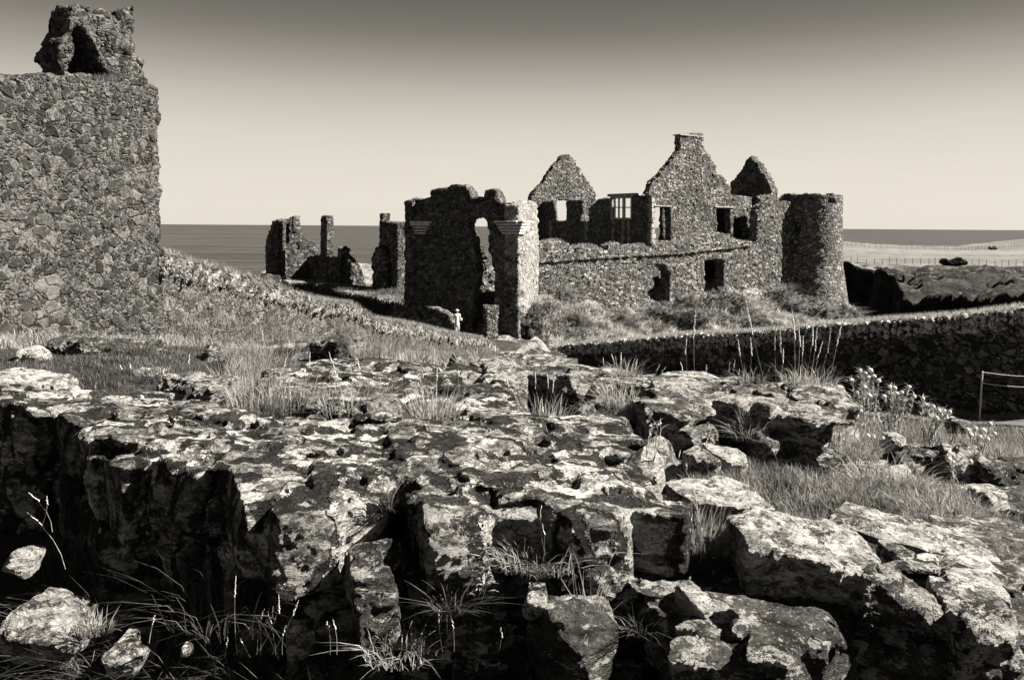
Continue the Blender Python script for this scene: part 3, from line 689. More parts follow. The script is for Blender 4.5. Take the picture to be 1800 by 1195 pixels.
q = [(1145.0 - (6 if i % 2 else 4), 348 + i * 9, 1145.0, 356 + i * 9) for i in range(9)]
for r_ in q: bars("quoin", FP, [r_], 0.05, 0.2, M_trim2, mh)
o1 = Vector((35 / F * 103.5, 103.5, 0))
wall("gable_wall", Plane(o1.x, o1.y, A_.x, A_.y), [(935, 460), (935, 346), (940, 339), (947, 330), (957, 318), (967, 303), (975, 291), (985, 281), (988, 273), (996, 272), (1005, 274), (1012, 284), (1021, 300), (1031, 314), (1041, 330), (1048, 341), (1050, 360), (1050, 460)],
     holes=[[(979, 352), (1005, 352), (1005, 390), (979, 390)]], thick=0.95, rag=0.10, step=0.5, vox=0.13, mat=M_castle, parent=mh, zbot=-5, seed=53)
# rooms behind the big gable, dark through its openings
bk = G2.o - G2.n * 5
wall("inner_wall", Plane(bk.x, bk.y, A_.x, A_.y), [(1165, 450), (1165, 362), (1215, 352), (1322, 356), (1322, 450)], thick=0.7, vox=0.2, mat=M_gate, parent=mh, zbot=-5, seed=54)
o3 = Vector((452 / F * 99.0, 99.0, 0)) + B_ * 12
e3 = Plane(o3.x, o3.y, -B_.x, -B_.y)
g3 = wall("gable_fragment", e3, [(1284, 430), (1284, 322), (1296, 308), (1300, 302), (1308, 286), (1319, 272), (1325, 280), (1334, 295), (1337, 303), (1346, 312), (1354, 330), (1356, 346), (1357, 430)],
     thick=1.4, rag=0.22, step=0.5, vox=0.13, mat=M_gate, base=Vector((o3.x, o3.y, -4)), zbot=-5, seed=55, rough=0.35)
tag(g3, "dark pointed gable fragment with a ragged sunlit edge, between chimney gable and round tower", "wall")
o = column("broken_pier", 1323, 1334, 1364, 346, 445, 92.5, M_castle, base=P(1340, 430, 93), rough=0.45, taper=0.25, topvar=0.6, seed=8)
tag(o, "short ragged pier with bright broken stones, left of the round tower", "wall")

# ------------------------------------------------------------------ outer ruins on the left
ra = empty("ruined_hall", P(540, 490, 98), "ruined hall with two chimney stacks, silhouetted before the sea left of the gatehouse", "building")
def wallB(name, u_near, dep, outline, **k):     # faces left, in shade
    c = Vector(((u_near - 900) / F * dep, dep, 0)) + B_ * 30
    return wall(name, Plane(c.x, c.y, -B_.x, -B_.y), outline, **k)
def wallA(name, u_near, dep, outline, **k):     # faces right, in sun
    c = Vector(((u_near - 900) / F * dep, dep, 0))
    return wall(name, Plane(c.x, c.y, A_.x, A_.y), outline, **k)
kw_ = dict(vox=0.16, mat=M_far, rag=0.12, step=0.5, zbot=-12)
wallB("end_wall", 489, 100, [(466, 520), (466, 425), (470, 412), (474, 402), (479, 389), (487, 384), (489, 386), (489, 520)], thick=1.0, parent=ra, seed=61, **kw_)
wallA("gable_wall", 497, 101, [(497, 520), (497, 388), (503, 386), (511, 388), (512, 382), (518, 379), (527, 380), (529, 400), (536, 415), (546, 424), (560, 431), (564, 450), (564, 520)], thick=1.0, parent=ra, seed=62, holes=[[(515, 430), (520, 426), (528, 432), (526, 440), (517, 439)]], **kw_)
column("pillar", 490, 497, 503, 388, 520, 99.5, M_far, ra, vox=0.16)
column("chimney", 512, 515, 528, 379.5, 410, 100.5, M_far, ra, vox=0.14)
column("chimney", 562, 574, 588, 379, 520, 98, M_far, ra, vox=0.14, taper=0.12)
wallB("front_wall", 612, 93, [(502, 520), (503, 461), (514, 450), (530, 449), (560, 448), (575, 450), (606, 449), (612, 456), (612, 520)], thick=0.9, parent=ra, seed=63, holes=[[(518, 472), (526, 470), (527, 484), (519, 484)]], **kw_)
wallA("side_wall", 610, 94, [(598, 520), (599, 434), (606, 434), (616, 436), (621, 446), (629, 460), (637, 474), (641, 488), (641, 520)], thick=1.0, parent=ra, seed=64, rough=0.4, **kw_)
wallA("terrace_edge", 465, 97, [(465, 520), (465, 484), (480, 483), (503, 484), (503, 520)], thick=1.0, parent=ra, seed=65, **kw_)
rb = empty("ruined_block", P(700, 500, 90), "blocky ruin with one small chimney and a bright right face, just left of the gatehouse", "building")
column("chimney", 667, 673, 686, 375, 410, 93, M_far, rb, vox=0.14)
column("main_block", 664, 699, 730, 394, 540, 88, M_far, rb, vox=0.14, topvar=0.5, taper=0.08, rough=0.3, seed=5)
wallB("broken_wall", 674, 89, [(653, 540), (654, 455), (657, 448), (658, 437), (664, 435), (670, 437), (675, 470), (675, 540)], thick=0.8, parent=rb, seed=66, rough=0.4, **kw_)

# ------------------------------------------------------------------ foreground masonry
def inpoly(x, y, p):
    c = False; n = len(p)
    for i in range(n):
        a, b = p[i], p[(i + 1) % n]
        if (a[1] > y) != (b[1] > y) and x < (b[0] - a[0]) * (y - a[1]) / (b[1] - a[1]) + a[0]: c = not c
    return c
def mass(name, label, px, zt_, zb, nflag, frad, vox, mat, seed, cat="wall", courses=3, bl=(.2, .45), flagh=.08, skip=(), rough=(.06, .03), slopef=None, out=0.04, inset=0.08):
    """a broken wall core: flat bedded stones on top, rough blocks along its edges"""
    rr = random.Random(seed)
    poly = []
    for q in px:
        p = Pz(q[0], q[1], zt_); poly.append(Vector((p.x, p.y)))
    n = len(poly); ar = sum(poly[i].x * poly[(i + 1) % n].y - poly[(i + 1) % n].x * poly[i].y for i in range(n))
    if ar < 0: poly.reverse()
    zf = slopef or (lambda x, y: zt_)
    c = sum(poly, Vector((0, 0))) / n
    bm = bmesh.new()
    lo = []; hi = []
    for p in poly:
        d = (c - p); d = d.normalized() * min(inset, d.length * .3); q = p + d
        lo.append(bm.verts.new((q.x, q.y, zb))); hi.append(bm.verts.new((q.x, q.y, zf(q.x, q.y) - flagh * .7)))
    bm.faces.new(lo[::-1]); bm.faces.new(hi)
    for i in range(n): bm.faces.new((lo[i], lo[(i + 1) % n], hi[(i + 1) % n], hi[i]))
    x0, x1 = min(p.x for p in poly), max(p.x for p in poly); y0, y1 = min(p.y for p in poly), max(p.y for p in poly)
    k = 0; tries = 0
    while k < nflag and tries < nflag * 40:
        tries += 1; x, y = rr.uniform(x0, x1), rr.uniform(y0, y1)
        if not inpoly(x, y, poly): continue
        k += 1; s = frad * rr.uniform(.5, 1.5)
        M = Matrix.Translation((x, y, zf(x, y) + rr.uniform(-.055, .015) - flagh / 2)) @ Matrix.Rotation(rr.gauss(-.05, .05), 4, 'X') @ Matrix.Rotation(rr.gauss(.06, .06), 4, 'Y') @ Matrix.Rotation(rr.gauss(.2, .7), 4, 'Z')
        addstone(bm, M, s * rr.uniform(1.3, 2.6), s * rr.uniform(.6, 1.2), flagh * rr.uniform(.6, 1.2), rr, .7)
    for i in range(n):
        a, b = poly[i], poly[(i + 1) % n]; L = (b - a).length; t = (b - a) / L; nn = Vector((t.y, -t.x))
        if nn.y > 0.35: continue
        H = zt_ - zb; z = zt_
        for cs in range(courses):
            ch = H / courses * rr.uniform(.8, 1.15); s = -rr.uniform(0, .2)
            while s < L:
                l = rr.uniform(*bl); p = a + t * (s + l / 2) + nn * (rr.uniform(-.01, .03) if cs == 0 else rr.uniform(-.07, out))
                u_ = 900 + p.x / p.y * F
                if not any(k0 < u_ < k1 and cs in cc for k0, k1, cc in skip):
                    M = Matrix.Translation((p.x - nn.x * .12, p.y - nn.y * .12, min(z, zf(p.x, p.y) if cs == 0 else z) - ch / 2 - (0.0 if cs else rr.uniform(0.0, .03)))) @ Matrix.Rotation(math.atan2(t.y, t.x) + rr.uniform(-.1, .1) * (1 if cs == 0 else 2.5), 4, 'Z') @ Matrix.Rotation(rr.uniform(-.12, .12), 4, 'X') @ Matrix.Rotation(rr.uniform(-.08, .08), 4, 'Y')
                    addstone(bm, M, l * rr.uniform(.9, 1.12), rr.uniform(.28, .42), ch * rr.uniform(.85, 1.02), rr, .8)
                s += l
            z -= ch
    bmesh.ops.recalc_face_normals(bm, faces=bm.faces)
    me = bake(bm_mesh(bm), [('R', vox), ('D', tex('CLOUDS', .4), rough[0] * .45), ('D', tex('CLOUDS', .11), rough[1] * .6), ('D', tex('CLOUDS', .04), rough[1] * .5)])
    o = place(name, me, mat, None, Vector((c.x, c.y, zb)))
    return tag(o, label, cat)
MAINF = [(-160, 684), (-60, 694), (50, 706), (120, 714), (180, 748), (215, 778), (330, 792), (430, 815), (470, 850), (530, 842), (600, 848), (640, 850), (655, 828), (735, 826), (745, 850), (800, 862), (868, 866), (880, 850), (935, 845), (948, 856), (1040, 866), (1077, 850), (1082, 800), (1086, 752), (1040, 735), (960, 728), (900, 722), (800, 732), (700, 738), (560, 738), (420, 728), (350, 704), (240, 690), (130, 684), (50, 674), (-60, 668), (-160, 662)]
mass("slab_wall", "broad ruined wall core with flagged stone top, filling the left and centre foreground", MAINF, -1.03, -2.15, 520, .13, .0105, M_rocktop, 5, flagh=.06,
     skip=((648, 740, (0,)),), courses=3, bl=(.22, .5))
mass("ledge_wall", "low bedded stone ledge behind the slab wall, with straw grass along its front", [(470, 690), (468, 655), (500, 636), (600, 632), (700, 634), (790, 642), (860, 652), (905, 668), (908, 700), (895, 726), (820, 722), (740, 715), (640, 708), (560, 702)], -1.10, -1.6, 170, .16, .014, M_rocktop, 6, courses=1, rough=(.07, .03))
mass("back_wall", "ruined stone wall behind the ledge, pale on top, its front spotted with lichen", [(856, 628), (900, 620), (960, 622), (1010, 634), (1060, 640), (1150, 652), (1148, 668), (1060, 664), (1010, 662), (960, 646), (862, 640)], -1.06, -2.0, 60, .15, .016, M_rock, 7, courses=3, bl=(.25, .5))
mass("overhanging_wall", "ruined wall with dark hollow under its overhanging top stones, right of centre", [(1128, 676), (1150, 662), (1250, 658), (1340, 664), (1420, 672), (1478, 682), (1484, 705), (1440, 716), (1380, 712), (1300, 700), (1240, 706), (1140, 700)], -1.06, -1.95, 70, .17, .013, M_rock, 9, courses=3, bl=(.25, .5), skip=((1140, 1230, (1,)), (1255, 1300, (0, 1))), out=.06)
mass("corner_wall", "low ruined wall footing under the boulders in the bottom right corner", [(1180, 1010), (1260, 975), (1350, 960), (1500, 985), (1640, 975), (1800, 960), (1960, 950), (1960, 1090), (1700, 1110), (1600, 1090), (1500, 1070), (1380, 1100), (1250, 1090), (1190, 1060)], -1.28, -2.15, 70, .15, .0115, M_rockdark, 10, courses=3, bl=(.22, .5))
mass("rubble_bank", "dark rubble bank below the overhanging wall, dotted with pale lichen", [(1080, 735), (1120, 728), (1250, 735), (1400, 735), (1490, 745), (1485, 800), (1420, 800), (1300, 780), (1200, 775), (1100, 785)], -1.42, -2.1, 60, .18, .016, M_rockdark, 13, courses=2, flagh=.2, rough=(.12, .04))
mass("boundary_rubble", "dark tumbled wall of rounded stones at the right edge below the flowering plants", [(1545, 800), (1600, 785), (1680, 790), (1760, 800), (1960, 800), (1960, 880), (1760, 870), (1640, 880), (1560, 850)], -1.42, -2.1, 60, .16, .016, M_rockdark, 14, courses=2, flagh=.22, rough=(.12, .04))

def rock(name, label, u, v, d, wpx, dep, h, rz=0, tx=0, ty=0, seed=1, mat=None, vox=None, k=.72, cat="stone", group=None, rough=1.0):
    rr = random.Random(seed * 77 + 5); w_ = wpx / F * d
    c = P(u, v, d) - Vector((0, 0, h / 2))
    b = hullstone(w_, dep, h, rr, k)
    b.transform(Matrix.Rotation(math.radians(rz), 4, 'Z') @ Matrix.Rotation(math.radians(tx), 4, 'X') @ Matrix.Rotation(math.radians(ty), 4, 'Y'))
    b.transform(Matrix.Translation(c))
    s = min(w_, dep, h)
    me = bake(bm_mesh(b), [('R', vox or max(.008, s / 26)), ('D', tex('VORONOI', s * .9), s * .12 * rough), ('D', tex('CLOUDS', .3), s * .16 * rough), ('D', tex('CLOUDS', .09), s * .08 * rough), ('D', tex('CLOUDS', .03), s * .05 * rough)])
    o = place(name, me, mat or M_rock, None, c - Vector((0, 0, h / 2)))
    return tag(o, label, cat, group)
RK = [
 ("boulder", "pale lichened boulder resting on the left end of the slab wall", 60, 658, 5.4, 170, .35, .22, 5, 0, 4, 1, M_rockpale),
 ("stone_block", "long dark stone with a straight pale top, below the left tower", 180, 594, 8.6, 235, .5, .33, -3, 0, 0, 2, M_rockdark),
 ("stone", "small pale stone left of the long dark stone", 60, 612, 8.0, 60, .3, .25, 0, 0, 0, 3, M_rockpale),
 ("stone", "pointed dark stone with a grey right facet, between grass tufts below the sloping wall", 392, 613, 7.8, 82, .4, .36, 35, 0, 25, 4, M_rockdark),
 ("stone_block", "flat dark block half hidden by straw grass, left of the tall square block", 485, 598, 8.4, 100, .4, .34, 5, 0, 0, 5, M_rockdark),
 ("stone_block", "tall square dark block with a pale top and right side, standing behind the ledge", 588, 589, 8.2, 72, .42, .46, -22, 0, 0, 6, M_rockdark),
 ("stone", "narrow stone just right of the tall square block", 622, 596, 8.3, 32, .3, .3, -10, 0, 0, 7, M_rock),
 ("stone", "pale topped stone with a dark front, in straw grass behind the slab wall", 348, 658, 6.1, 118, .4, .26, -14, 0, 8, 8, M_rock),
 ("stone", "rounded pale stone among fine grass, left of the pale topped stone", 262, 648, 6.6, 60, .3, .25, 0, 0, 10, 9, M_rockpale),
 ("stone", "small pointed dark stone at the right end of the ledge", 812, 626, 7.2, 50, .3, .25, 20, 0, 30, 10, M_rockdark),
 ("stone_block", "broad dark stone with round pale lichens at the left end of the back wall", 925, 622, 6.6, 145, .4, .26, -4, 0, 2, 11, M_rock),
 ("boulder", "rounded stone at the right end of the ledge, pale and smooth", 880, 658, 5.9, 80, .35, .32, 10, 0, 12, 12, M_rockpale),
 ("boulder", "arched pale boulder in the middle of the back wall", 1030, 640, 5.9, 80, .35, .34, -10, 0, 5, 13, M_rock),
 ("stone_slab", "thin straight slab lying on top of the overhanging wall", 1208, 656, 5.7, 92, .25, .045, 3, 0, 1, 14, M_rockpale),
 ("boulder", "large overhanging stone with a black hollow beneath it", 1205, 664, 5.4, 130, .5, .2, -5, 0, 3, 15, M_rock),
 ("boulder", "large wedge of stone with big round lichens at the right end of the overhanging wall", 1425, 680, 5.1, 125, .42, .33, -6, 0, 6, 16, M_rock),
 ("stone", "steep stone leaning between the overhanging stone and the lichened wedge", 1345, 676, 5.2, 85, .4, .42, 15, 0, 15, 17, M_rock),
 ("stone", "squared pale stone under the lichened wedge", 1455, 745, 4.95, 80, .35, .26, 20, 0, -8, 18, M_rockpale),
 ("stone", "hunched grey stone in front of the lichened wedge, left of its neighbour", 1362, 755, 4.8, 88, .3, .3, -20, 0, 10, 19, M_rock),
 ("stone", "dark topped stone with a lit edge, right of the hunched grey stone", 1425, 768, 4.75, 75, .35, .33, 10, 0, 5, 20, M_rock),
 ("stone", "dark block deep in grass below the dark topped stone", 1450, 825, 4.6, 70, .3, .3, -15, 0, 0, 21, M_rockdark),
 ("stone_block", "pale leaning flake of stone in the hollow of the overhanging wall", 1168, 725, 5.0, 60, .3, .07, 10, -10, 35, 22, M_rockpale),
 ("stone", "crumbly pale stone hanging under the overhanging stone", 1235, 708, 5.1, 42, .25, .22, 0, 0, 0, 23, M_rockpale),
 ("stone", "upright grey stone with a round lichen near the foot of the rubble bank", 1226, 790, 4.5, 44, .25, .26, 20, 0, 10, 24, M_rock),
 ("stone", "dark slanting stone beside the rounded pale stone of the rubble bank", 1163, 772, 4.7, 52, .3, .24, -25, 0, -20, 25, M_rock),
 ("boulder", "rounded pale stone at the left foot of the rubble bank", 1120, 788, 4.4, 95, .35, .28, 0, 0, 0, 26, M_rockpale),
 ("stone", "tall dark stone with lichen discs in the middle of the rubble bank", 1230, 735, 4.9, 62, .3, .36, 12, 0, -8, 27, M_rock),
 ("stone", "low crumbling pale stone right of the rubble bank's tall dark stone", 1270, 785, 4.6, 70, .3, .2, -5, 0, 8, 28, M_rockpale),
 ("stone", "small round stone with a bright face among the flowering plants", 1570, 762, 5.0, 34, .18, .12, 0, 0, 0, 29, M_rockpale),
 ("stone_block", "squared grey block on the grass by the path", 1685, 735, 6.4, 40, .25, .12, -20, 0, 5, 30, M_rock),
 ("boulder", "dark round boulder left of its paler neighbour at the right edge", 1600, 785, 4.9, 90, .4, .33, 0, 0, 0, 31, M_rockdark),
 ("boulder", "big upright boulder with pale lichen on its left shoulder, near the right edge", 1665, 780, 4.8, 90, .45, .4, 15, 0, 5, 32, M_rock),
 ("boulder", "dark ragged boulder at the right edge above the pale flake", 1735, 798, 4.7, 90, .4, .36, 0, 0, 0, 33, M_rockdark),
 ("stone", "pale flat topped stone with a dark hollow on its right", 1575, 822, 4.6, 62, .3, .2, -8, 0, 8, 34, M_rockpale),
 ("stone", "small pale flake low on the right edge of the rubble", 1740, 858, 4.3, 50, .2, .1, 10, 0, -15, 35, M_rockpale),
 ("stone_block", "square dark block with a flat pale top, right of the slab wall", 1132, 864, 3.3, 124, .38, .42, -6, 0, 3, 36, M_rock),
 ("stone_slab", "flat pale stone behind the square dark block", 1262, 852, 3.75, 180, .32, .15, -8, 0, 5, 37, M_rockpale),
 ("boulder", "large smooth topped boulder at the lower right, its front in shade", 1395, 912, 2.95, 262, .46, .30, -6, 0, 8, 38, M_rockpale),
 ("stone_slab", "long tilted slab running to the right above the small round stone", 1600, 922, 3.35, 260, .30, .11, -18, 0, 11, 39, M_rockpale),
 ("stone_slab", "thick slab at the right edge above the long tilted slab", 1735, 924, 3.45, 180, .35, .13, -5, 0, 2, 40, M_rock),
 ("stone", "small round topped stone wedged under the long tilted slab", 1572, 956, 3.05, 52, .2, .14, 0, 0, 0, 41, M_rock),
 ("boulder", "pale rounded boulder at the bottom right with dark lichen free patches below", 1705, 1042, 2.6, 120, .35, .24, -10, 0, 8, 42, M_rock),
 ("stone_slab", "flat pale stone just above the pale rounded boulder at the right edge", 1715, 1018, 2.75, 105, .25, .08, -10, 0, 6, 43, M_rockpale),
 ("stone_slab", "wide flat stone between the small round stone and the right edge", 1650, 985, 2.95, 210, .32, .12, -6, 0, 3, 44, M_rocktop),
 ("stone", "sloping pale stone below the large smooth topped boulder", 1222, 1025, 2.75, 48, .18, .12, 20, 0, -15, 45, M_rockpale),
 ("stone_slab", "crumbly pale ledge stone under the large smooth topped boulder", 1345, 1072, 2.65, 140, .18, .06, -5, 0, 10, 46, M_rock),
 ("stone", "small flat stone with a pale grey face, low in the centre", 942, 1035, 2.85, 42, .12, .08, 0, 25, 0, 47, M_rockpale),
 ("boulder", "lumpy stone under the gap between slab wall and square block", 1060, 985, 3.0, 110, .3, .24, 10, 0, 5, 48, M_rockdark),
 ("boulder", "upright stone against the base of the slab wall, right of the drooping grass", 668, 958, 2.98, 105, .3, .4, 10, 0, -8, 49, M_rockdark),
 ("boulder", "bright ribbed rock in the bottom left corner", 105, 1075, 3.2, 165, .36, .17, -10, 0, 12, 50, M_rock),
 ("stone", "small pale rounded stone at the bottom left, right of the ribbed rock", 232, 1120, 3.0, 78, .2, .12, 0, 0, 5, 51, M_rockpale),
 ("stone", "pointed pale stone against the left frame edge above the ribbed rock", 50, 958, 3.5, 48, .2, .13, 10, 0, 30, 52, M_rockpale),
 ("stone_slab", "dim flat stone in the shade right of the ribbed rock", 205, 1064, 3.3, 120, .3, .1, -8, 0, 6, 53, M_rockdark),
 ("stone", "tiny pale stone among the seed heads at the bottom left", 328, 1128, 2.95, 20, .06, .05, 0, 0, 20, 54, M_rockpale),
 ("boulder", "dark rounded rock at the bottom centre, under the leafy plants", 1010, 1060, 2.8, 150, .3, .22, 0, 0, 0, 55, M_rockdark),
 ("boulder", "dark square stone at the bottom right, left of the pale rounded boulder", 1560, 1000, 2.75, 130, .35, .34, 5, 0, 3, 56, M_rockdark),
 ("boulder", "broad shaded rock at the bottom, left of centre", 820, 960, 3.05, 150, .3, .4, 5, 0, 4, 57, M_rockdark),
]
for r in RK: rock(*r, rough=2.0 if r[0] == 'boulder' and r[6] > .3 and r[3] > 980 else 1.3, k=.62)

# ------------------------------------------------------------------ grass
def blades(pts, h, w, lean=.35, up=None, hv=.4, seed=1, out=None):
    """numpy: thin curved blades; pts (n,3); out = (n,2) preferred lean direction"""
    g = np.random.default_rng(seed); n = len(pts)
    H = h * (1 - hv + 2 * hv * g.random(n)); W = w * (0.6 + 0.8 * g.random(n)); az = g.random(n) * 2 * np.pi; fz = g.random(n) * 2 * np.pi
    L = lean * (0.3 + 1.2 * g.random(n)); D = np.stack([np.cos(az), np.sin(az)], 1)
    if out is not None: D = D * 0.45 + out
    S = np.stack([np.cos(fz), np.sin(fz)], 1)
    V = np.zeros((n, 7, 3)); ts = (0, .4, .75, 1.0)
    for i, t in enumerate(ts):
        c = pts.copy(); c[:, :2] += D * (H * L * t ** 2)[:, None]; c[:, 2] += H * (t - 0.35 * np.minimum(L, 1.2) * t ** 2)
        ww = (W * (1, .85, .5, 0)[i] / 2)[:, None]
        if i < 3:
            V[:, 2 * i] = c; V[:, 2 * i, :2] -= S * ww; V[:, 2 * i + 1] = c; V[:, 2 * i + 1, :2] += S * ww
        else: V[:, 6] = c
    b = (np.arange(n) * 7)[:, None, None]
    T = (np.array([[0, 1, 3], [0, 3, 2], [2, 3, 5], [2, 5, 4], [4, 5, 6]])[None] + b).reshape(-1, 3)
    return V.reshape(-1, 3), T
def grass(name, pts, h, w, mat, **k):
    V, T = blades(np.asarray(pts, float), h, w, **k)
    return tag(place(name, fastmesh(name, V, T), mat, sm=False), kind='stuff')
def scatter(poly, n, fn, seed=1, clump=0.0, csc=1.0):
    g = np.random.default_rng(seed); p = np.array(poly, float); lo, hi = p.min(0), p.max(0); out = []
    need = n; X = []
    while need > 0:
        x = lo[0] + (hi[0] - lo[0]) * g.random(n * 2); y = lo[1] + (hi[1] - lo[1]) * g.random(n * 2)
        m = polydist(x, y, poly) > 0
        if clump > 0: m &= (vnoise(x, y, csc, seed, 3) + .5) > clump * g.random(n * 2) + clump * .45
        x, y = x[m][:need], y[m][:need]; X.append(np.stack([x, y, fn(x, y)], 1)); need -= len(x)
    return np.concatenate(X)
def pxpoly(px, dd=None, z=None):
    return [((Pz(u, v, z) if z else None) or Vector()).xy[:] for u, v in px]
def gpoly(*q): return [P(u, 600, d).xy[:] for u, d in q]
# short turf and tall grass behind the slab wall, left
ng = lambda x, y: near_ground(x, y) - 0.01
grass("turf_grass", scatter(gpoly((20, 5.4), (440, 4.9), (480, 10.6), (300, 10.6), (-60, 10.6)), 26000, ng, 3, .5, 3), .05, .006, M_green, seed=3)
grass("straw_grass", scatter(gpoly((400, 5.0), (640, 5.1), (900, 5.0), (920, 5.3), (640, 5.4), (480, 6.4), (470, 8), (400, 7.6)), 6000, ng, 4, .5, 2.5), .19, .006, M_straw, lean=.4, seed=4)
grass("slope_grass", scatter(gpoly((-60, 10.5), (700, 10), (960, 8.5), (900, 30), (880, 52), (740, 38), (600, 29), (283, 21), (-60, 16)), 42000, ng, 5, .6, .5), .22, .013, M_straw, lean=.5, seed=5)
grass("hollow_grass", scatter(gpoly((1190, 4.3), (1300, 3.7), (1480, 3.6), (1800, 3.6), (1900, 5.0), (1600, 5.0), (1500, 4.9), (1250, 4.6)), 30000, ng, 6, .45, 2.5), .105, .006, M_moss, lean=.5, seed=6)
grass("bank_grass", scatter(gpoly((1470, 5.3), (1900, 5.3), (1900, 12), (1300, 12), (1300, 7)), 26000, ng, 7, .4, 2.0), .20, .008, M_moss, lean=.4, seed=7)
grass("shade_grass", scatter(gpoly((100, 3.0), (700, 2.75), (640, 3.1), (400, 3.6), (60, 4.4)), 3500, ng, 8, .5, 3.0), .34, .005, M_green, lean=1.1, seed=8)
grass("foot_grass", scatter(gpoly((700, 2.5), (1300, 2.4), (1300, 2.9), (700, 3.1)), 2500, ng, 9, .5, 4.0), .16, .006, M_green, lean=.8, seed=9)
grass("valley_grass", scatter([(-8, 20), (8, 14), (32, 16), (34, 29.1), (18, 29.1), (14, 34), (6, 56), (0, 62), (-2, 58), (-6, 36)], 60000, ng, 10, .3, .3), .22, .02, M_moss, lean=.4, seed=10)
grass("bank_verge_grass", scatter([(16, 31.1), (34, 31.0), (34, 33.2), (20.6, 33.4), (17, 37)], 24000, ng, 11), .16, .02, M_straw, lean=.4, seed=11)
g = np.random.default_rng(77); fp = []
for i in range(15000):
    u = g.uniform(300, 880); vt = np.interp(u, [q[0] for q in STOP], [q[1] for q in STOP]); t = g.random() ** .6; v = vt + (622 - vt) * t + 3
    if mn.noise(Vector((u * .03, v * .05, 0))) + t * .9 - .45 + g.uniform(-.2, .2) < 0: continue
    q = LP.hit(u, v); fp.append(LP.w(q, -.03)[:])
fp = np.array(fp); V, T = blades(fp, .26, .011, lean=.7, seed=78, out=np.tile(np.array([[.5, -.1]]), (len(fp), 1)))
tag(place("wall_face_grass", fastmesh("wfg", V, T), M_straw, sm=False), kind='stuff')
# long grass hanging over the castle slope
cg_ = lambda x, y: castle_ground(x, y) - 0.05
g = np.random.default_rng(5)
def clumps(C, per, spread, h, w, lean, seed, dirs, name, mat, parent=None):
    g = np.random.default_rng(seed); n = len(C); pts = np.repeat(C, per, 0) + g.normal(size=(n * per, 3)) * np.array([spread, spread, spread * .3])
    dv = np.repeat(dirs + g.normal(size=(n, 2)) * .45, per, 0); hh = np.repeat(g.random(n), per) * .8 + .6
    V, T = blades(pts, h, w, lean=lean, seed=seed, out=dv)
    V = V.reshape(-1, 7, 3); V = pts[:, None, :] + (V - pts[:, None, :]) * hh[:, None, None]
    o = place(name, fastmesh(name, V.reshape(-1, 3), T), mat, parent, sm=False)
    return o
pts = scatter([(1.5, 72), (4, 62), (10, 66), (20, 69), (30, 75), (38, 83), (42, 90), (38, 94), (30, 90), (18, 82), (5, 73.5)], 9000, cg_, 12, .5, .4)
tag(clumps(pts, 9, .09, .75, .07, 1.0, 12, np.tile(np.array([[.2, -.7]]), (len(pts), 1)), "long_grass", M_hang), kind='stuff')
pts = scatter([(-14, 76), (-24, 92), (-10, 92), (-9, 76)], 5000, cg_, 13, .5, .3)
grass("rock_grass", pts, .5, .05, M_green, lean=.8, seed=13)
# grassy wall tops
def topgrass(name, pl, px, per_m, h, w, thick, mat, seed, dz=0.0, lean=.5):
    g = np.random.default_rng(seed); q = [pl.hit(*p) for p in px]; out = []
    for a, b in zip(q, q[1:]):
        L = (b - a).length; n = int(L * per_m); t = g.random(n); bk = g.random(n) * thick
        for i in range(n):
            c = pl.w(a.lerp(b, t[i]), bk[i]); out.append((c.x, c.y, c.z + dz))
    return grass(name, np.array(out), h, w, mat, lean=lean, seed=seed)
grass("verge_grass", scatter([(2.9, 3), (6, 2), (12, 4), (16, 12), (10, 15), (5, 9), (3.4, 5.5)], 45000, ng, 15, .4, 1.2), .14, .009, M_moss, lean=.6, seed=15)
topgrass("retaining_top_grass", RP, RTOP, 520, .34, .018, .9, M_bright, 21, -.05)
topgrass("slope_top_grass", LP, STOP[:-1], 420, .22, .010, .9, M_straw, 22, -.02)
topgrass("curtain_top_grass", CPn, [(947, 427), (985, 423), (1004, 436), (1024, 433), (1044, 431), (1066, 443), (1084, 427), (1100, 437), (1130, 430), (1152, 441), (1195, 427), (1228, 413), (1270, 412), (1284, 422), (1325, 426)], 120, .35, .04, 1.4, M_straw, 23, -.12)
topgrass("tower_top_grass", LP, [(180, 140), (215, 141), (262, 150), (276, 158)], 500, .22, .012, 1.6, M_green, 24, -.03)

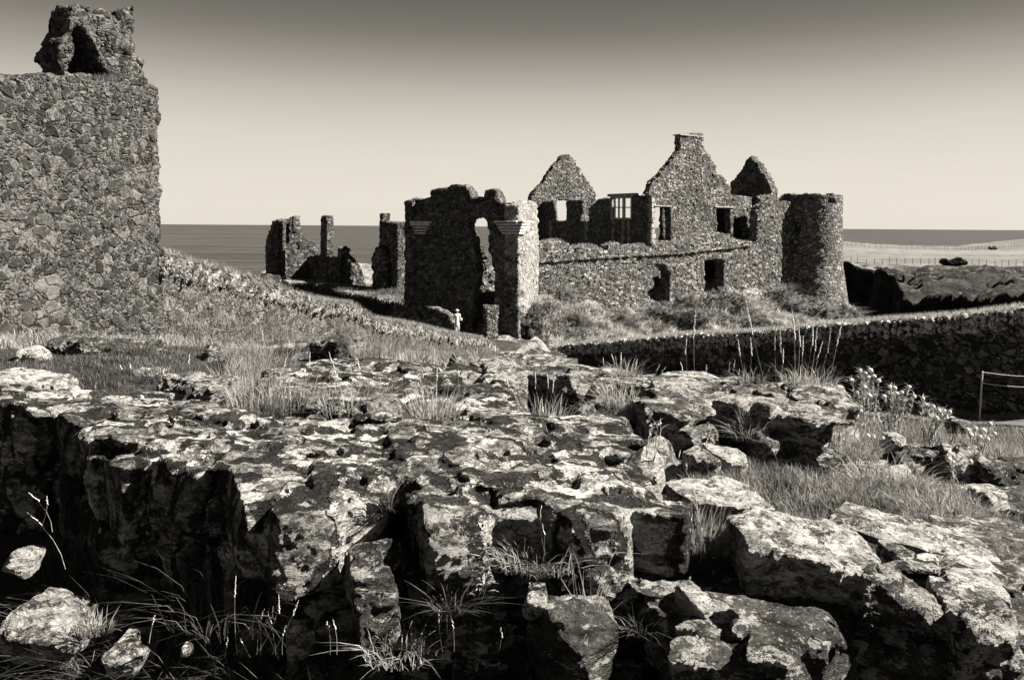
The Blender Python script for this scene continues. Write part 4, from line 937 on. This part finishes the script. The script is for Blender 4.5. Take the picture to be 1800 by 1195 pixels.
# ------------------------------------------------------------------ tufts, stalks, flowers
def mesh_join(parts):
    V = []; T = []; o = 0
    for v, t in parts: V.append(np.asarray(v, float)); T.append(np.asarray(t) + o); o += len(v)
    return np.concatenate(V), np.concatenate(T)
def tube(pts, r0, r1, k=4):
    pts = [Vector(p) for p in pts]; V = []; T = []; n = len(pts)
    for i, p in enumerate(pts):
        d = (pts[min(n - 1, i + 1)] - pts[max(0, i - 1)]).normalized(); a = d.orthogonal().normalized(); b = d.cross(a); r = r0 + (r1 - r0) * i / (n - 1)
        for j in range(k):
            t = 2 * math.pi * j / k; V.append(tuple(p + a * math.cos(t) * r + b * math.sin(t) * r))
    for i in range(n - 1):
        for j in range(k):
            a, b = i * k + j, i * k + (j + 1) % k; T += [(a, b, b + k), (a, b + k, a + k)]
    return V, T
def blob(c, rx, rz, d=Vector((0, 0, 1)), seg=6, rings=4, jit=0.0, rr=RND):
    """small spindle along d"""
    d = d.normalized(); a = d.orthogonal().normalized(); b = d.cross(a); V = [tuple(c - d * rz)]; T = []
    for i in range(1, rings):
        f = math.pi * i / rings; z = -math.cos(f) * rz; r = math.sin(f) * rx
        for j in range(seg):
            t = 2 * math.pi * j / seg + i * .5; q = r * (1 + rr.uniform(-jit, jit)); V.append(tuple(c + d * z + a * math.cos(t) * q + b * math.sin(t) * q))
    V.append(tuple(c + d * rz)); L = len(V) - 1
    for j in range(seg):
        T.append((0, 1 + (j + 1) % seg, 1 + j)); T.append((L, L - seg + j, L - seg + (j + 1) % seg))
    for i in range(rings - 2):
        for j in range(seg):
            a_, b_ = 1 + i * seg + j, 1 + i * seg + (j + 1) % seg; T += [(a_, b_, b_ + seg), (a_, b_ + seg, a_ + seg)]
    return V, T
def tuft(label, u, v, d, n, h, mat, spread=.12, lean=.7, w=.0048, seed=1, dirx=0.0, diry=0.0, z=None, group=None):
    g = np.random.default_rng(seed + 100); c = P(u, v, d); n = int(n * .75); h = h * .85; spread *= 1.1; lean *= 1.15
    a = g.random(n) * 2 * np.pi; r = spread * np.sqrt(g.random(n)); o = np.stack([np.cos(a), np.sin(a)], 1)
    pts = np.stack([c.x + r * np.cos(a), c.y + r * np.sin(a) * .7, np.full(n, c.z - .02)], 1)
    V, T = blades(pts, h, w, lean=lean, hv=.65, seed=seed, out=o * (r / spread)[:, None] * .9 + np.array([dirx, diry]))
    V2, T2 = blades(pts[g.random(n) < .7] + np.array([0, 0, .005]), h * .42, w, lean=1.7, hv=.7, seed=seed + 1)
    V, T = mesh_join([(V, T), (V2, T2)])
    ob = place("grass_tuft", fastmesh("tuft", V, T), mat, None, c, sm=False)
    return tag(ob, label, "grass tuft", group)
TF = [
 ("pale straw tuft at the left end of the ledge, taller than its neighbours", 452, 728, 5.0, 300, .24, M_straw, .16, .35),
 ("dense straw tuft on the front edge of the ledge, second from the left", 510, 722, 5.1, 420, .24, M_straw, .17, .5),
 ("spiky straw tuft in the middle of the ledge front", 600, 724, 5.0, 380, .20, M_straw, .15, .7),
 ("fan of fine bent grass on the ledge, right of its middle", 668, 712, 5.3, 420, .22, M_moss, .14, .9),
 ("straw tuft with upright stems at the right part of the ledge front", 760, 734, 4.8, 380, .19, M_straw, .16, .5),
 ("low fine tuft on the right end of the slab wall's back edge", 955, 740, 4.6, 300, .16, M_straw, .14, .5),
 ("short bright tuft growing on the slab wall beside the rear corner stone", 985, 778, 4.0, 240, .09, M_straw, .08, .9),
 ("dark spiky tuft growing over the long dark stone below the left tower", 232, 618, 7.8, 160, .26, M_green, .15, 1.0),
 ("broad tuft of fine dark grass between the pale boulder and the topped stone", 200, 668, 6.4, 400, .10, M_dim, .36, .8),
 ("fine grey tuft right of the rounded pale stone", 305, 655, 6.4, 300, .12, M_green, .3, .7),
 ("straggling tuft at the left frame edge behind the pale boulder", 80, 645, 7.0, 160, .12, M_dim, .25, .8),
 ("straw tuft around the pointed dark stone", 432, 672, 6.4, 260, .2, M_straw, .24, .6),
 ("bright arching tuft left of the tall square block", 468, 640, 7.4, 360, .3, M_straw, .25, .8),
 ("straw tuft at the foot of the narrow stone by the square block", 655, 622, 8.2, 320, .26, M_straw, .25, .6),
 ("tuft of grass by the small pointed dark stone at the right end of the ledge", 838, 650, 6.6, 240, .18, M_straw, .15, .8),
 ("bright shaggy tuft between back wall and overhanging wall", 1105, 712, 5.3, 520, .20, M_straw, .17, .8),
 ("mossy tuft below the shaggy tuft, left of the black hollow", 1080, 730, 5.2, 420, .11, M_moss, .18, .9),
 ("thin straw clump on the back wall's right end", 1100, 660, 5.8, 160, .16, M_straw, .1, .7),
 ("feathery grass clump right of the black hollow under the overhanging wall", 1318, 768, 4.8, 300, .20, M_moss, .1, .9),
 ("pale clump at the foot of the tallest seed stalks on the overhanging wall", 1420, 672, 5.5, 260, .14, M_straw, .18, .9),
 ("small pale clump on the overhanging wall behind the thin slab", 1320, 668, 5.6, 140, .11, M_straw, .1, .9),
 ("long grass tuft growing up beside the hunched grey stone", 1490, 800, 4.7, 420, .22, M_straw, .16, .6),
 ("wide drooping tuft in the grassy hollow right of the dark block", 1560, 860, 4.4, 420, .2, M_straw, .2, .9),
 ("grass clump on the far side of the grassy hollow, against the dark rubble", 1660, 905, 3.9, 420, .14, M_straw, .18, .8),
 ("bright bushy tuft between the square dark block and the smooth topped boulder", 1232, 960, 3.1, 420, .16, M_straw, .09, .6),
 ("sunlit tangle of grass at the foot of the slab wall, left of the square block", 945, 985, 2.95, 520, .11, M_straw, .15, .9),
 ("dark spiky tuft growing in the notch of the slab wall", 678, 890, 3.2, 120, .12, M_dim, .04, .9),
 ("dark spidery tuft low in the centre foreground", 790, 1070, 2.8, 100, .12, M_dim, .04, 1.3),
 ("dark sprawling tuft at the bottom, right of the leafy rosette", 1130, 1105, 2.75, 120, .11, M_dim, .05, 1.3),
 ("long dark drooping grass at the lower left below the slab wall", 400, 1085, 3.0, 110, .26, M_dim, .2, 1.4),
 ("thin cluster of stiff bright blades at the bottom centre", 1035, 1105, 2.8, 40, .24, M_straw, .05, .35),
 ("small sunlit clump on the bottom left rock", 165, 1100, 3.05, 160, .07, M_straw, .07, .9),
 ("bleached grass blades at the bottom, below the bulging stone", 700, 1145, 2.75, 120, .09, M_straw, .12, 1.3),
]
for i, t_ in enumerate(TF): tuft(*t_[:7], spread=t_[7], lean=t_[8], seed=200 + i)

def stalk(tip, base, d, label, group, thick=.0016, head=.12, bend=0.0, hr=.0062):
    a = P(base[0], base[1], d); b = P(tip[0], tip[1], d); rr = RND
    side = Vector((bend, 0, 0)) * (b - a).length
    pts = [a + (b - a) * t + side * (t * (1 - t) * 2) + Vector((0, 0, -abs(bend) * t ** 3 * .15 * (b - a).length)) for t in (0, .25, .5, .75, .9, 1)]
    st = place("grass_stalk", fastmesh("stalk", *tube(pts, thick, thick * .5)), M_straw, None, a)
    tag(st, label, "grass stalk", group)
    dr = (pts[-1] - pts[-2]).normalized(); L = head * (b - a).length if head < 1 else head
    L = max(L, .03); parts = []
    m = max(5, int(L / .006))
    for i in range(m):
        t = i / m; c = pts[-1] - dr * L * (1 - t) + Vector((rr.uniform(-1, 1), rr.uniform(-1, 1), 0)) * hr * .55 * math.sin(math.pi * min(.95, t + .12))
        parts.append(blob(c, hr * .42 * (1.2 - t * .6), hr * 1.3, dr + Vector((rr.uniform(-.5, .5), rr.uniform(-.5, .5), 0)), seg=4, rings=3))
    V, T = mesh_join(parts); me = fastmesh("head", V, T)
    hd = place("seed_head", me, M_head, st); return st
G1 = "seed stalks on the overhanging wall"
tall = [((1223, 545), (1221, 660)), ((1207, 590), (1209, 662)), ((1297, 596), (1309, 664)), ((1311, 528), (1342, 666)), ((1363, 574), (1364, 672)), ((1371, 577), (1383, 672)), ((1392, 543), (1397, 670)), ((1403, 562), (1402, 670)),
        ((1429, 558), (1416, 670)), ((1446, 600), (1430, 670)), ((1460, 580), (1440, 668)), ((1482, 558), (1457, 674)), ((1319, 592), (1318, 666)), ((1412, 590), (1409, 670)), ((1377, 612), (1371, 672)), ((1436, 575), (1424, 670))]
for i, (t_, b_) in enumerate(tall):
    stalk(t_, b_, 5.55 + RND.uniform(-.15, .1), "tall pale seed stalk standing on the overhanging wall", G1, head=.42, bend=RND.uniform(-.06, .06), thick=.0022, hr=.0075)
short = [((1120, 630), (1118, 668)), ((1283, 636), (1285, 666)), ((1292, 632), (1290, 668)), ((1300, 648), (1298, 668)), ((1196, 636), (1200, 664)), ((1242, 640), (1245, 664)), ((1160, 640), (1152, 662)), ((1170, 645), (1160, 664)), ((1075, 622), (1080, 655)), ((1060, 628), (1070, 660)), ((1092, 618), (1084, 655))]
for t_, b_ in short: stalk(t_, b_, 5.6, "short pale seed stalk on the back walls", "short seed stalks on the back walls", head=.5, bend=RND.uniform(-.15, .15), thick=.002)
led = [((545, 618), (545, 710)), ((578, 618), (590, 668)), ((503, 628), (500, 690)), ((585, 636), (592, 700)), ((554, 640), (556, 700)), ((740, 636), (745, 722)), ((764, 612), (765, 700)), ((768, 645), (768, 720)), ((742, 670), (745, 735)), ((508, 596), (508, 640)), ((518, 598), (515, 640)), ((454, 590), (456, 650)), ((461, 580), (463, 640)), ((333, 622), (333, 680)), ((210, 640), (222, 668)), ((228, 638), (230, 668)), ((520, 655), (523, 700)), ((628, 630), (632, 690)), ((806, 650), (808, 690))]
for t_, b_ in led: stalk(t_, b_, 5.3 if b_[1] > 660 else 7.2, "thin pale seed stalk around the stone ledge", "seed stalks around the ledge", head=.3, bend=RND.uniform(-.1, .1), thick=.0017)
mid_ = [((941, 652), (975, 720)), ((962, 655), (980, 725)), ((973, 665), (985, 728)), ((888, 655), (905, 725)), ((952, 700), (955, 765)), ((1003, 735), (1003, 780)), ((1102, 738), (1110, 790)), ((1147, 745), (1148, 825)), ((1196, 790), (1200, 830)), ((1206, 805), (1206, 860)), ((1252, 745), (1250, 850)), ((1170, 800), (1168, 830))]
for t_, b_ in mid_: stalk(t_, b_, 4.3 if b_[1] > 740 else 4.9, "bristly seed stalk between slab wall and rubble bank", "seed stalks in the centre", head=.35, bend=RND.uniform(-.25, .05), thick=.0015, hr=.006)
bot = [((415, 1010), (417, 1150)), ((490, 1040), (450, 1150), .2), ((525, 1052), (478, 1150)), ((465, 1068), (452, 1150)), ((470, 1072), (485, 1150)), ((454, 1088), (458, 1150)), ((502, 1098), (496, 1150)), ((422, 1118), (440, 1155)), ((574, 1090), (580, 1150)), ((585, 1086), (592, 1150)), ((272, 1080), (262, 1130)), ((245, 1105), (246, 1145)), ((400, 1120), (395, 1155)), ((880, 1102), (878, 1140)), ((772, 1070), (778, 1145)), ((793, 1085), (798, 1145)), ((860, 985), (845, 1060)), ((952, 885), (958, 975)), ((953, 918), (955, 985)), ((50, 862), (92, 935), .25), ((82, 870), (75, 920)), ((46, 895), (115, 1000), .2)]
for q_ in bot: stalk(q_[0], q_[1], 2.62 if q_[1][0] > 150 else 3.2, "bright bristly seed stalk before the shaded slab wall", "seed stalks along the bottom edge", head=.28, bend=(q_[2] if len(q_) > 2 else RND.uniform(-.1, .15)), thick=.0013, hr=.0045)
for i, (a_, b_, dd) in enumerate((((300, 965), (367, 970), 2.9), ((295, 994), (345, 990), 2.9), ((1520, 1130), (1536, 1030), 2.5))):
    pass

def flower_plant(label, base, d, heads, nleaf, seed, group=None, r=.0165):
    rr = random.Random(seed); g = np.random.default_rng(seed); b = P(base[0], base[1], d)
    root = empty("flowering_plant", b, label, "plant", group); parts = []; lp = []
    for (u, v) in heads:
        dd = d + rr.uniform(-.12, .12); t = P(u, v, dd); mid = b.lerp(t, .55) + Vector((rr.uniform(-.04, .04), rr.uniform(-.03, .03), .03))
        s0 = b + Vector((rr.uniform(-.05, .05), rr.uniform(-.05, .05), 0)); pts = [s0.lerp(mid, f).lerp(mid.lerp(t, f), f) for f in (0, .2, .4, .6, .8, 1)]
        parts.append(tube(pts, .0028, .0018))
        for f in range(nleaf):
            k = rr.random() ** .7; i = min(4, int(k * 5)); lp.append(pts[i].lerp(pts[i + 1], rr.random()))
        V, T = blob(t, r * rr.uniform(.8, 1.15), r * rr.uniform(.6, .9), Vector((rr.uniform(-.3, .3), rr.uniform(-.3, .3), 1)), seg=8, rings=5, jit=.12, rr=rr)
        me = fastmesh("h", V, T); place("flower_head", me, M_head, root)
    V, T = mesh_join(parts); place("stems", fastmesh("s", V, T), M_straw, root)
    if lp:
        V, T = blades(np.array([tuple(p) for p in lp]),   .045, .006, lean=1.1, seed=seed); place("leaves", fastmesh("l", V, T), M_bright, root, sm=False)
    return root
flower_plant("tall flowering plant with a crowded cluster of button heads, above the lichened wedge", (1520, 790), 5.2, [(1512, 652), (1521, 656), (1530, 651), (1536, 661), (1526, 663), (1544, 669), (1517, 662), (1497, 668), (1505, 690), (1491, 697), (1519, 680)], 60, 1)
flower_plant("spreading plant with scattered button heads on bent stems, left of the grey block", (1570, 800), 5.3, [(1564, 680), (1576, 692), (1554, 697), (1538, 695), (1527, 695), (1590, 705), (1607, 697), (1560, 690), (1572, 682), (1585, 690), (1598, 680), (1580, 700)], 70, 2)
flower_plant("low leafy plant with small buttons hanging to the left, beside the squared pale stone", (1510, 810), 5.0, [(1500, 712), (1493, 720), (1505, 730), (1512, 722), (1525, 766), (1535, 768), (1550, 770), (1480, 735), (1498, 742)], 60, 3)
flower_plant("flowering plant with pale buttons at its right side, in front of the squared grey block", (1630, 790), 5.2, [(1622, 700), (1650, 722), (1660, 722), (1669, 724), (1656, 730), (1640, 715), (1628, 712), (1646, 735), (1664, 734)], 70, 4)
flower_plant("thin plant with dark round buttons at the right edge", (1715, 820), 4.9, [(1700, 755), (1715, 753), (1728, 756), (1706, 764), (1722, 768), (1740, 745), (1748, 762), (1736, 772)], 40, 5)
flower_plant("small plant with two white heads growing from the dark rubble on the right", (1675, 850), 4.5, [(1667, 806), (1674, 812), (1706, 811)], 30, 6)
flower_plant("umbel topped plant standing before the rubble bank", (1149, 830), 4.3, [(1143, 748), (1150, 745), (1157, 746), (1161, 744)], 6, 7, r=.007)
def leafy(label, u, v, d, n, L, W, seed, spike=0.0, mat=None):
    """broad leaves around a centre or along a spike"""
    rr = random.Random(seed); c = P(u, v, d); V = []; T = []
    for i in range(n):
        z = spike * i / n; a = rr.uniform(0, 6.28); l = L * rr.uniform(.6, 1.1) * (1 - .5 * i / n if spike else 1); dr = Vector((math.cos(a), math.sin(a), 0)); sd_ = Vector((-dr.y, dr.x, 0)); up = rr.uniform(.2, .8)
        b = c + Vector((0, 0, z)); k = len(V)
        for f, w_, zz in ((0, .15, 0), (.35, .9, .5), (.7, .8, .75), (1, .05, .6)):
            p = b + dr * l * f + Vector((0, 0, l * up * zz)); V += [tuple(p - sd_ * W * w_ / 2 + Vector((0, 0, W * w_ * .25))), tuple(p - Vector((0, 0, 0))), tuple(p + sd_ * W * w_ / 2 + Vector((0, 0, W * w_ * .25)))]
        for q in range(3):
            for r_ in range(2):
                a0 = k + q * 3 + r_; T += [(a0, a0 + 1, a0 + 4), (a0, a0 + 4, a0 + 3)]
    o = place("leafy_plant", fastmesh("lf", V, T), mat or M_moss, None, c); tag(o, label, "plant")
    return o
leafy("rosette of broad pale leaves at the bottom centre", 1010, 1120, 2.75, 26, .075, .032, 1)
leafy("leafy spike with narrow bright leaves, left of the sunlit tangle of grass", 852, 1040, 2.85, 60, .05, .012, 2, spike=.16)
leafy("small leafy spike in the dark at the bottom right", 1530, 1115, 2.6, 46, .04, .012, 3, spike=.15, mat=M_green)
leafy("slender dark spike with tiny leaves in the gap beside the corner of the slab wall", 975, 960, 2.95, 40, .03, .009, 4, spike=.22, mat=M_green)
leafy("sprig of small leaves on the flat stones near the right edge", 1655, 1010, 2.85, 40, .06, .008, 5, spike=.1, mat=M_moss)

# ------------------------------------------------------------------ rope barrier, field fences, scrub, person
rp_ = P(1722, 700, 31.5); rp_.z = gz(rp_.x, rp_.y); top = P(1727, 652, 31.5)
rb_ = empty("rope_barrier", rp_, "leaning pale post with two ropes beside the path at the right edge", "barrier")
place("post", fastmesh("p", *tube([rp_, rp_.lerp(top, .5), top], .035, .03, 6)), M_rope, rb_)
for vv, u1 in ((654, 1900), (673, 1900)):
    a = P(1725, vv, 31.5); b = P(u1, vv + 2, 29); pts = [a.lerp(b, f) - Vector((0, 0, .15 * math.sin(math.pi * f))) for f in np.linspace(0, 1, 9)]
    place("rope", fastmesh("r", *tube(pts, .018, .018, 5)), M_rope, rb_)
def field_fence(label, pxs, n, h, seed):
    rr = random.Random(seed); q = [P(*p) for p in pxs]; cum = [0]
    for a, b in zip(q, q[1:]): cum.append(cum[-1] + (b - a).length)
    r0 = empty("field_fence", q[0], label, "fence"); tops = []
    for i in range(n):
        s = cum[-1] * (i + rr.uniform(-.15, .15) * (0 < i < n - 1)) / (n - 1); k = max(j for j in range(len(q) - 1) if cum[j] <= s + 1e-6); p = q[k].lerp(q[k + 1], (s - cum[k]) / (cum[k + 1] - cum[k]))
        z = float(head_ground(np.array([[p.x]]), np.array([[p.y]]))[0, 0]); hh = h * rr.uniform(.85, 1.15)
        t = Vector((p.x + rr.uniform(-.1, .1), p.y, z + hh)); tops.append(t)
        place("post", fastmesh("p", *tube([Vector((p.x, p.y, z - .3)), t], .05, .045, 5)), M_wood, r0)
    for f in (.25, .7):
        pts = [t - Vector((0, 0, h * f)) for t in tops]; place("wire", fastmesh("w", *tube(pts, .012, .012, 3)), M_wood, r0)
field_fence("line of thin posts along the near, cliff side edge of the pale field", [(1470, 455, 152), (1530, 459, 148), (1600, 466, 146), (1680, 472, 146), (1800, 473, 146)], 26, 1.15, 1)
field_fence("line of fence posts along the far, sea side edge of the pale field", [(1475, 420, 330), (1520, 430, 318), (1570, 436, 310), (1640, 440, 305), (1700, 436, 312), (1800, 428, 330)], 44, 1.5, 2)
def shrub(label, u, v, d, w_, h_, n, seed, cat="bush"):
    g = np.random.default_rng(seed); c = P(u, v, d); c.z = float(head_ground(np.array([[c.x]]), np.array([[c.y]]))[0, 0])
    X = g.normal(size=(n, 3)); X /= np.linalg.norm(X, axis=1)[:, None]; X *= (g.random(n) ** .4)[:, None]
    pts = np.stack([c.x + np.sign(X[:, 0]) * np.abs(X[:, 0]) ** .6 * w_ / 2, c.y + X[:, 1] * w_ / 3, c.z + (X[:, 2] * .5 + .45) * h_ * (1 + .4 * np.sin(X[:, 0] * 7))], 1)
    V, T = blades(pts, .3, .16, lean=1.0, seed=seed); o = place("dark_bush", fastmesh("b", V, T), M_shrub, None, c, sm=False); return tag(o, label, cat)
shrub("dark low bush at the near edge of the pale field", 1676, 472, 144, 4.6, 1.1, 6000, 1)
shrub("small dark bush at the far right end of the pale field, by the sea", 1745, 434, 312, 3.5, 1.2, 900, 2)

def person(label, u, v, d):
    b = P(u, v, d); sc = 1.0
    root = empty("person", b, label, "person")
    def skin(name, J, E, mat, sub=1):
        me = bpy.data.meshes.new(name); me.from_pydata([tuple(b + Vector(j[:3])) for j in J], E, [])
        o = bpy.data.objects.new("t", me); COL.objects.link(o); m = o.modifiers.new("k", 'SKIN'); s = o.modifiers.new("c", 'SUBSURF'); s.levels = s.render_levels = sub
        for i, j in enumerate(J):
            r = j[3]; me.skin_vertices[0].data[i].radius = (r, r if len(j) < 5 else j[4])
        me.skin_vertices[0].data[0].use_root = True
        dg = bpy.context.evaluated_depsgraph_get(); dg.update(); r = bpy.data.meshes.new_from_object(o.evaluated_get(dg)); bpy.data.objects.remove(o)
        return place(name, r, mat, root)
    J = [(0, 0, .92, .13), (0, 0, 1.12, .12), (0, 0, 1.36, .15), (0, 0, 1.47, .06), (0, -.01, 1.55, .075), (0, -.01, 1.64, .085), (0, -.005, 1.70, .06),
         (.10, 0, .86, .09), (.10, -.12, .48, .06), (.10, -.10, .09, .04), (.11, -.24, .04, .035), (-.10, 0, .86, .09), (-.10, .12, .48, .06), (-.10, .26, .12, .04), (-.11, .14, .06, .035),
         (.20, 0, 1.38, .055), (.25, .02, 1.10, .042), (.24, -.14, .88, .03), (.24, -.20, .82, .03), (-.20, 0, 1.38, .055), (-.25, .0, 1.10, .042), (-.24, -.10, .88, .03), (-.24, -.15, .80, .03)]
    E = [(0, 1), (1, 2), (2, 3), (3, 4), (4, 5), (5, 6), (0, 7), (7, 8), (8, 9), (9, 10), (0, 11), (11, 12), (12, 13), (13, 14), (2, 15), (15, 16), (16, 17), (17, 18), (2, 19), (19, 20), (20, 21), (21, 22)]
    skin("body", J, E, M_skin, 2)
    skin("dress", [(0, 0, 1.00, .19), (0, 0, 1.20, .16), (0, 0, 1.40, .17), (0, 0, 1.44, .09), (0, 0, .7, .22), (0, 0, .30, .27), (.21, 0, 1.38, .075), (.26, .02, 1.12, .065), (-.21, 0, 1.38, .075), (-.26, 0, 1.12, .065)], [(0, 1), (1, 2), (2, 3), (0, 4), (4, 5), (2, 6), (6, 7), (2, 8), (8, 9)], M_cloth, 2)
    V, T = mesh_join([blob(b + Vector((0, -.01, 1.72)), .105, .075, seg=12, rings=6), blob(b + Vector((0, -.01, 1.69)), .21, .016, seg=16, rings=4)])
    place("hat", fastmesh("h", V, T), M_hat, root)
    V, T = mesh_join([blob(b + Vector((.36, .0, .95)), .10, .16, seg=8, rings=5)])
    place("bag", fastmesh("g", V, T), M_bag, root)
person("person in long pale clothes and a brimmed hat walking by the gatehouse", 803, 581.5, 66.0)
ORD = ["first", "second", "third", "fourth", "fifth", "sixth", "seventh", "eighth", "ninth", "tenth", "eleventh", "twelfth", "thirteenth", "fourteenth", "fifteenth", "sixteenth", "seventeenth", "eighteenth", "nineteenth", "twentieth", "twenty-first", "twenty-second"]
byg = {}
for o in COL.objects:
    if o.get("category") == "grass stalk": byg.setdefault(o["group"], []).append(o)
for os_ in byg.values():
    os_.sort(key=lambda o: o.location.x / o.location.y)
    for i, o in enumerate(os_): o["label"] = o["label"] + ", %s from the left" % ORD[i]
# ------------------------------------------------------------------ hummocks of long hanging grass below the curtain wall
HM = [("shaggy hanging grass hummock beside the bright gatehouse side", 975, 535, 75, 1.5), ("grass hummock overhanging dark rocks below the left end of the curtain wall", 930, 560, 71, 1.1),
      ("pale shaggy hummock below the ragged opening of the curtain wall", 1165, 575, 79, 1.6), ("rounded hummock left of the pale shaggy one below the curtain wall", 1085, 585, 77, 1.2),
      ("small hummock of grass between the two openings of the curtain wall", 1205, 540, 84, 1.2), ("big rounded grass hummock under the square opening of the curtain wall", 1270, 545, 85, 2.1),
      ("dark sided hummock at the foot of the curtain wall near the round tower", 1370, 530, 90, 2.0), ("long grass hummock at the foot of the round tower", 1420, 550, 89, 1.9),
      ("last grass hummock on the right, sloping off below the round tower", 1480, 562, 91, 1.7), ("low grass hummock left of the big rounded one", 1220, 580, 79, 1.1),
      ("low wide hummock between the big rounded one and the round tower", 1335, 575, 82, 1.3), ("small hummock above the left end of the retaining wall", 1010, 590, 71, .9)]
for i, (lb, u, v, d, r) in enumerate(HM):
    g = np.random.default_rng(i + 50); c = P(u, v, d); r *= 1.2; zg = float(castle_ground(np.array([[c.x]]), np.array([[c.y]]))[0, 0]); c.z = max(c.z, zg)
    bm = bmesh.new(); bmesh.ops.create_icosphere(bm, subdivisions=4, radius=1.0)
    for vv in bm.verts:
        n_ = mn.noise(vv.co * 1.6 + Vector((i * 3.1, 0, 0))) + .5 * mn.noise(vv.co * 4.5 + Vector((0, i * 2.1, 0))); vv.co = Vector((vv.co.x * r * (1 + .35 * n_), vv.co.y * r * .9 * (1 + .35 * n_), (vv.co.z - .15) * r * .75 * (1 + .3 * n_)))
        vv.co += c
    me = bm_mesh(bm); V0 = verts(me).copy()
    o = place("grass_hummock", me, M_bush, None, c - Vector((0, 0, r * .6))); tag(o, lb, "grass hummock")
    idx = g.integers(0, len(V0), 300); pts = V0[idx]; ou = (pts - np.array(c))[:, :2] / r
    clumps(pts, 10, .06, .5, .055, 1.5, i, ou * .8 + np.array([[.1, -.35]]), "hanging_grass", M_hang2, o)
for i, (lb, u, v, d, w_, h_) in enumerate([("dark crag below the bright gatehouse corner", 925, 560, 69.5, 40, 2.0), ("dark rock shelf half way down the slope right of the gatehouse", 985, 562, 73, 46, 1.3),
      ("dark rock poking out of the slope under the curtain wall's left part", 1045, 565, 76, 40, 1.2), ("low dark rock near the foot of the slope, right of the gatehouse", 955, 585, 69, 34, 1.0), ("dark rock under the ragged opening of the curtain wall", 1120, 560, 79, 36, 1.2),
      ("black shaded rock left of the big grass hummock", 1225, 570, 80, 34, 2.0)]):
    rock("rock_outcrop", lb, u, v, d, w_, 2.0, h_, 10 * i, 0, 5, 80 + i, M_cliffrock, vox=.11, cat="rock")
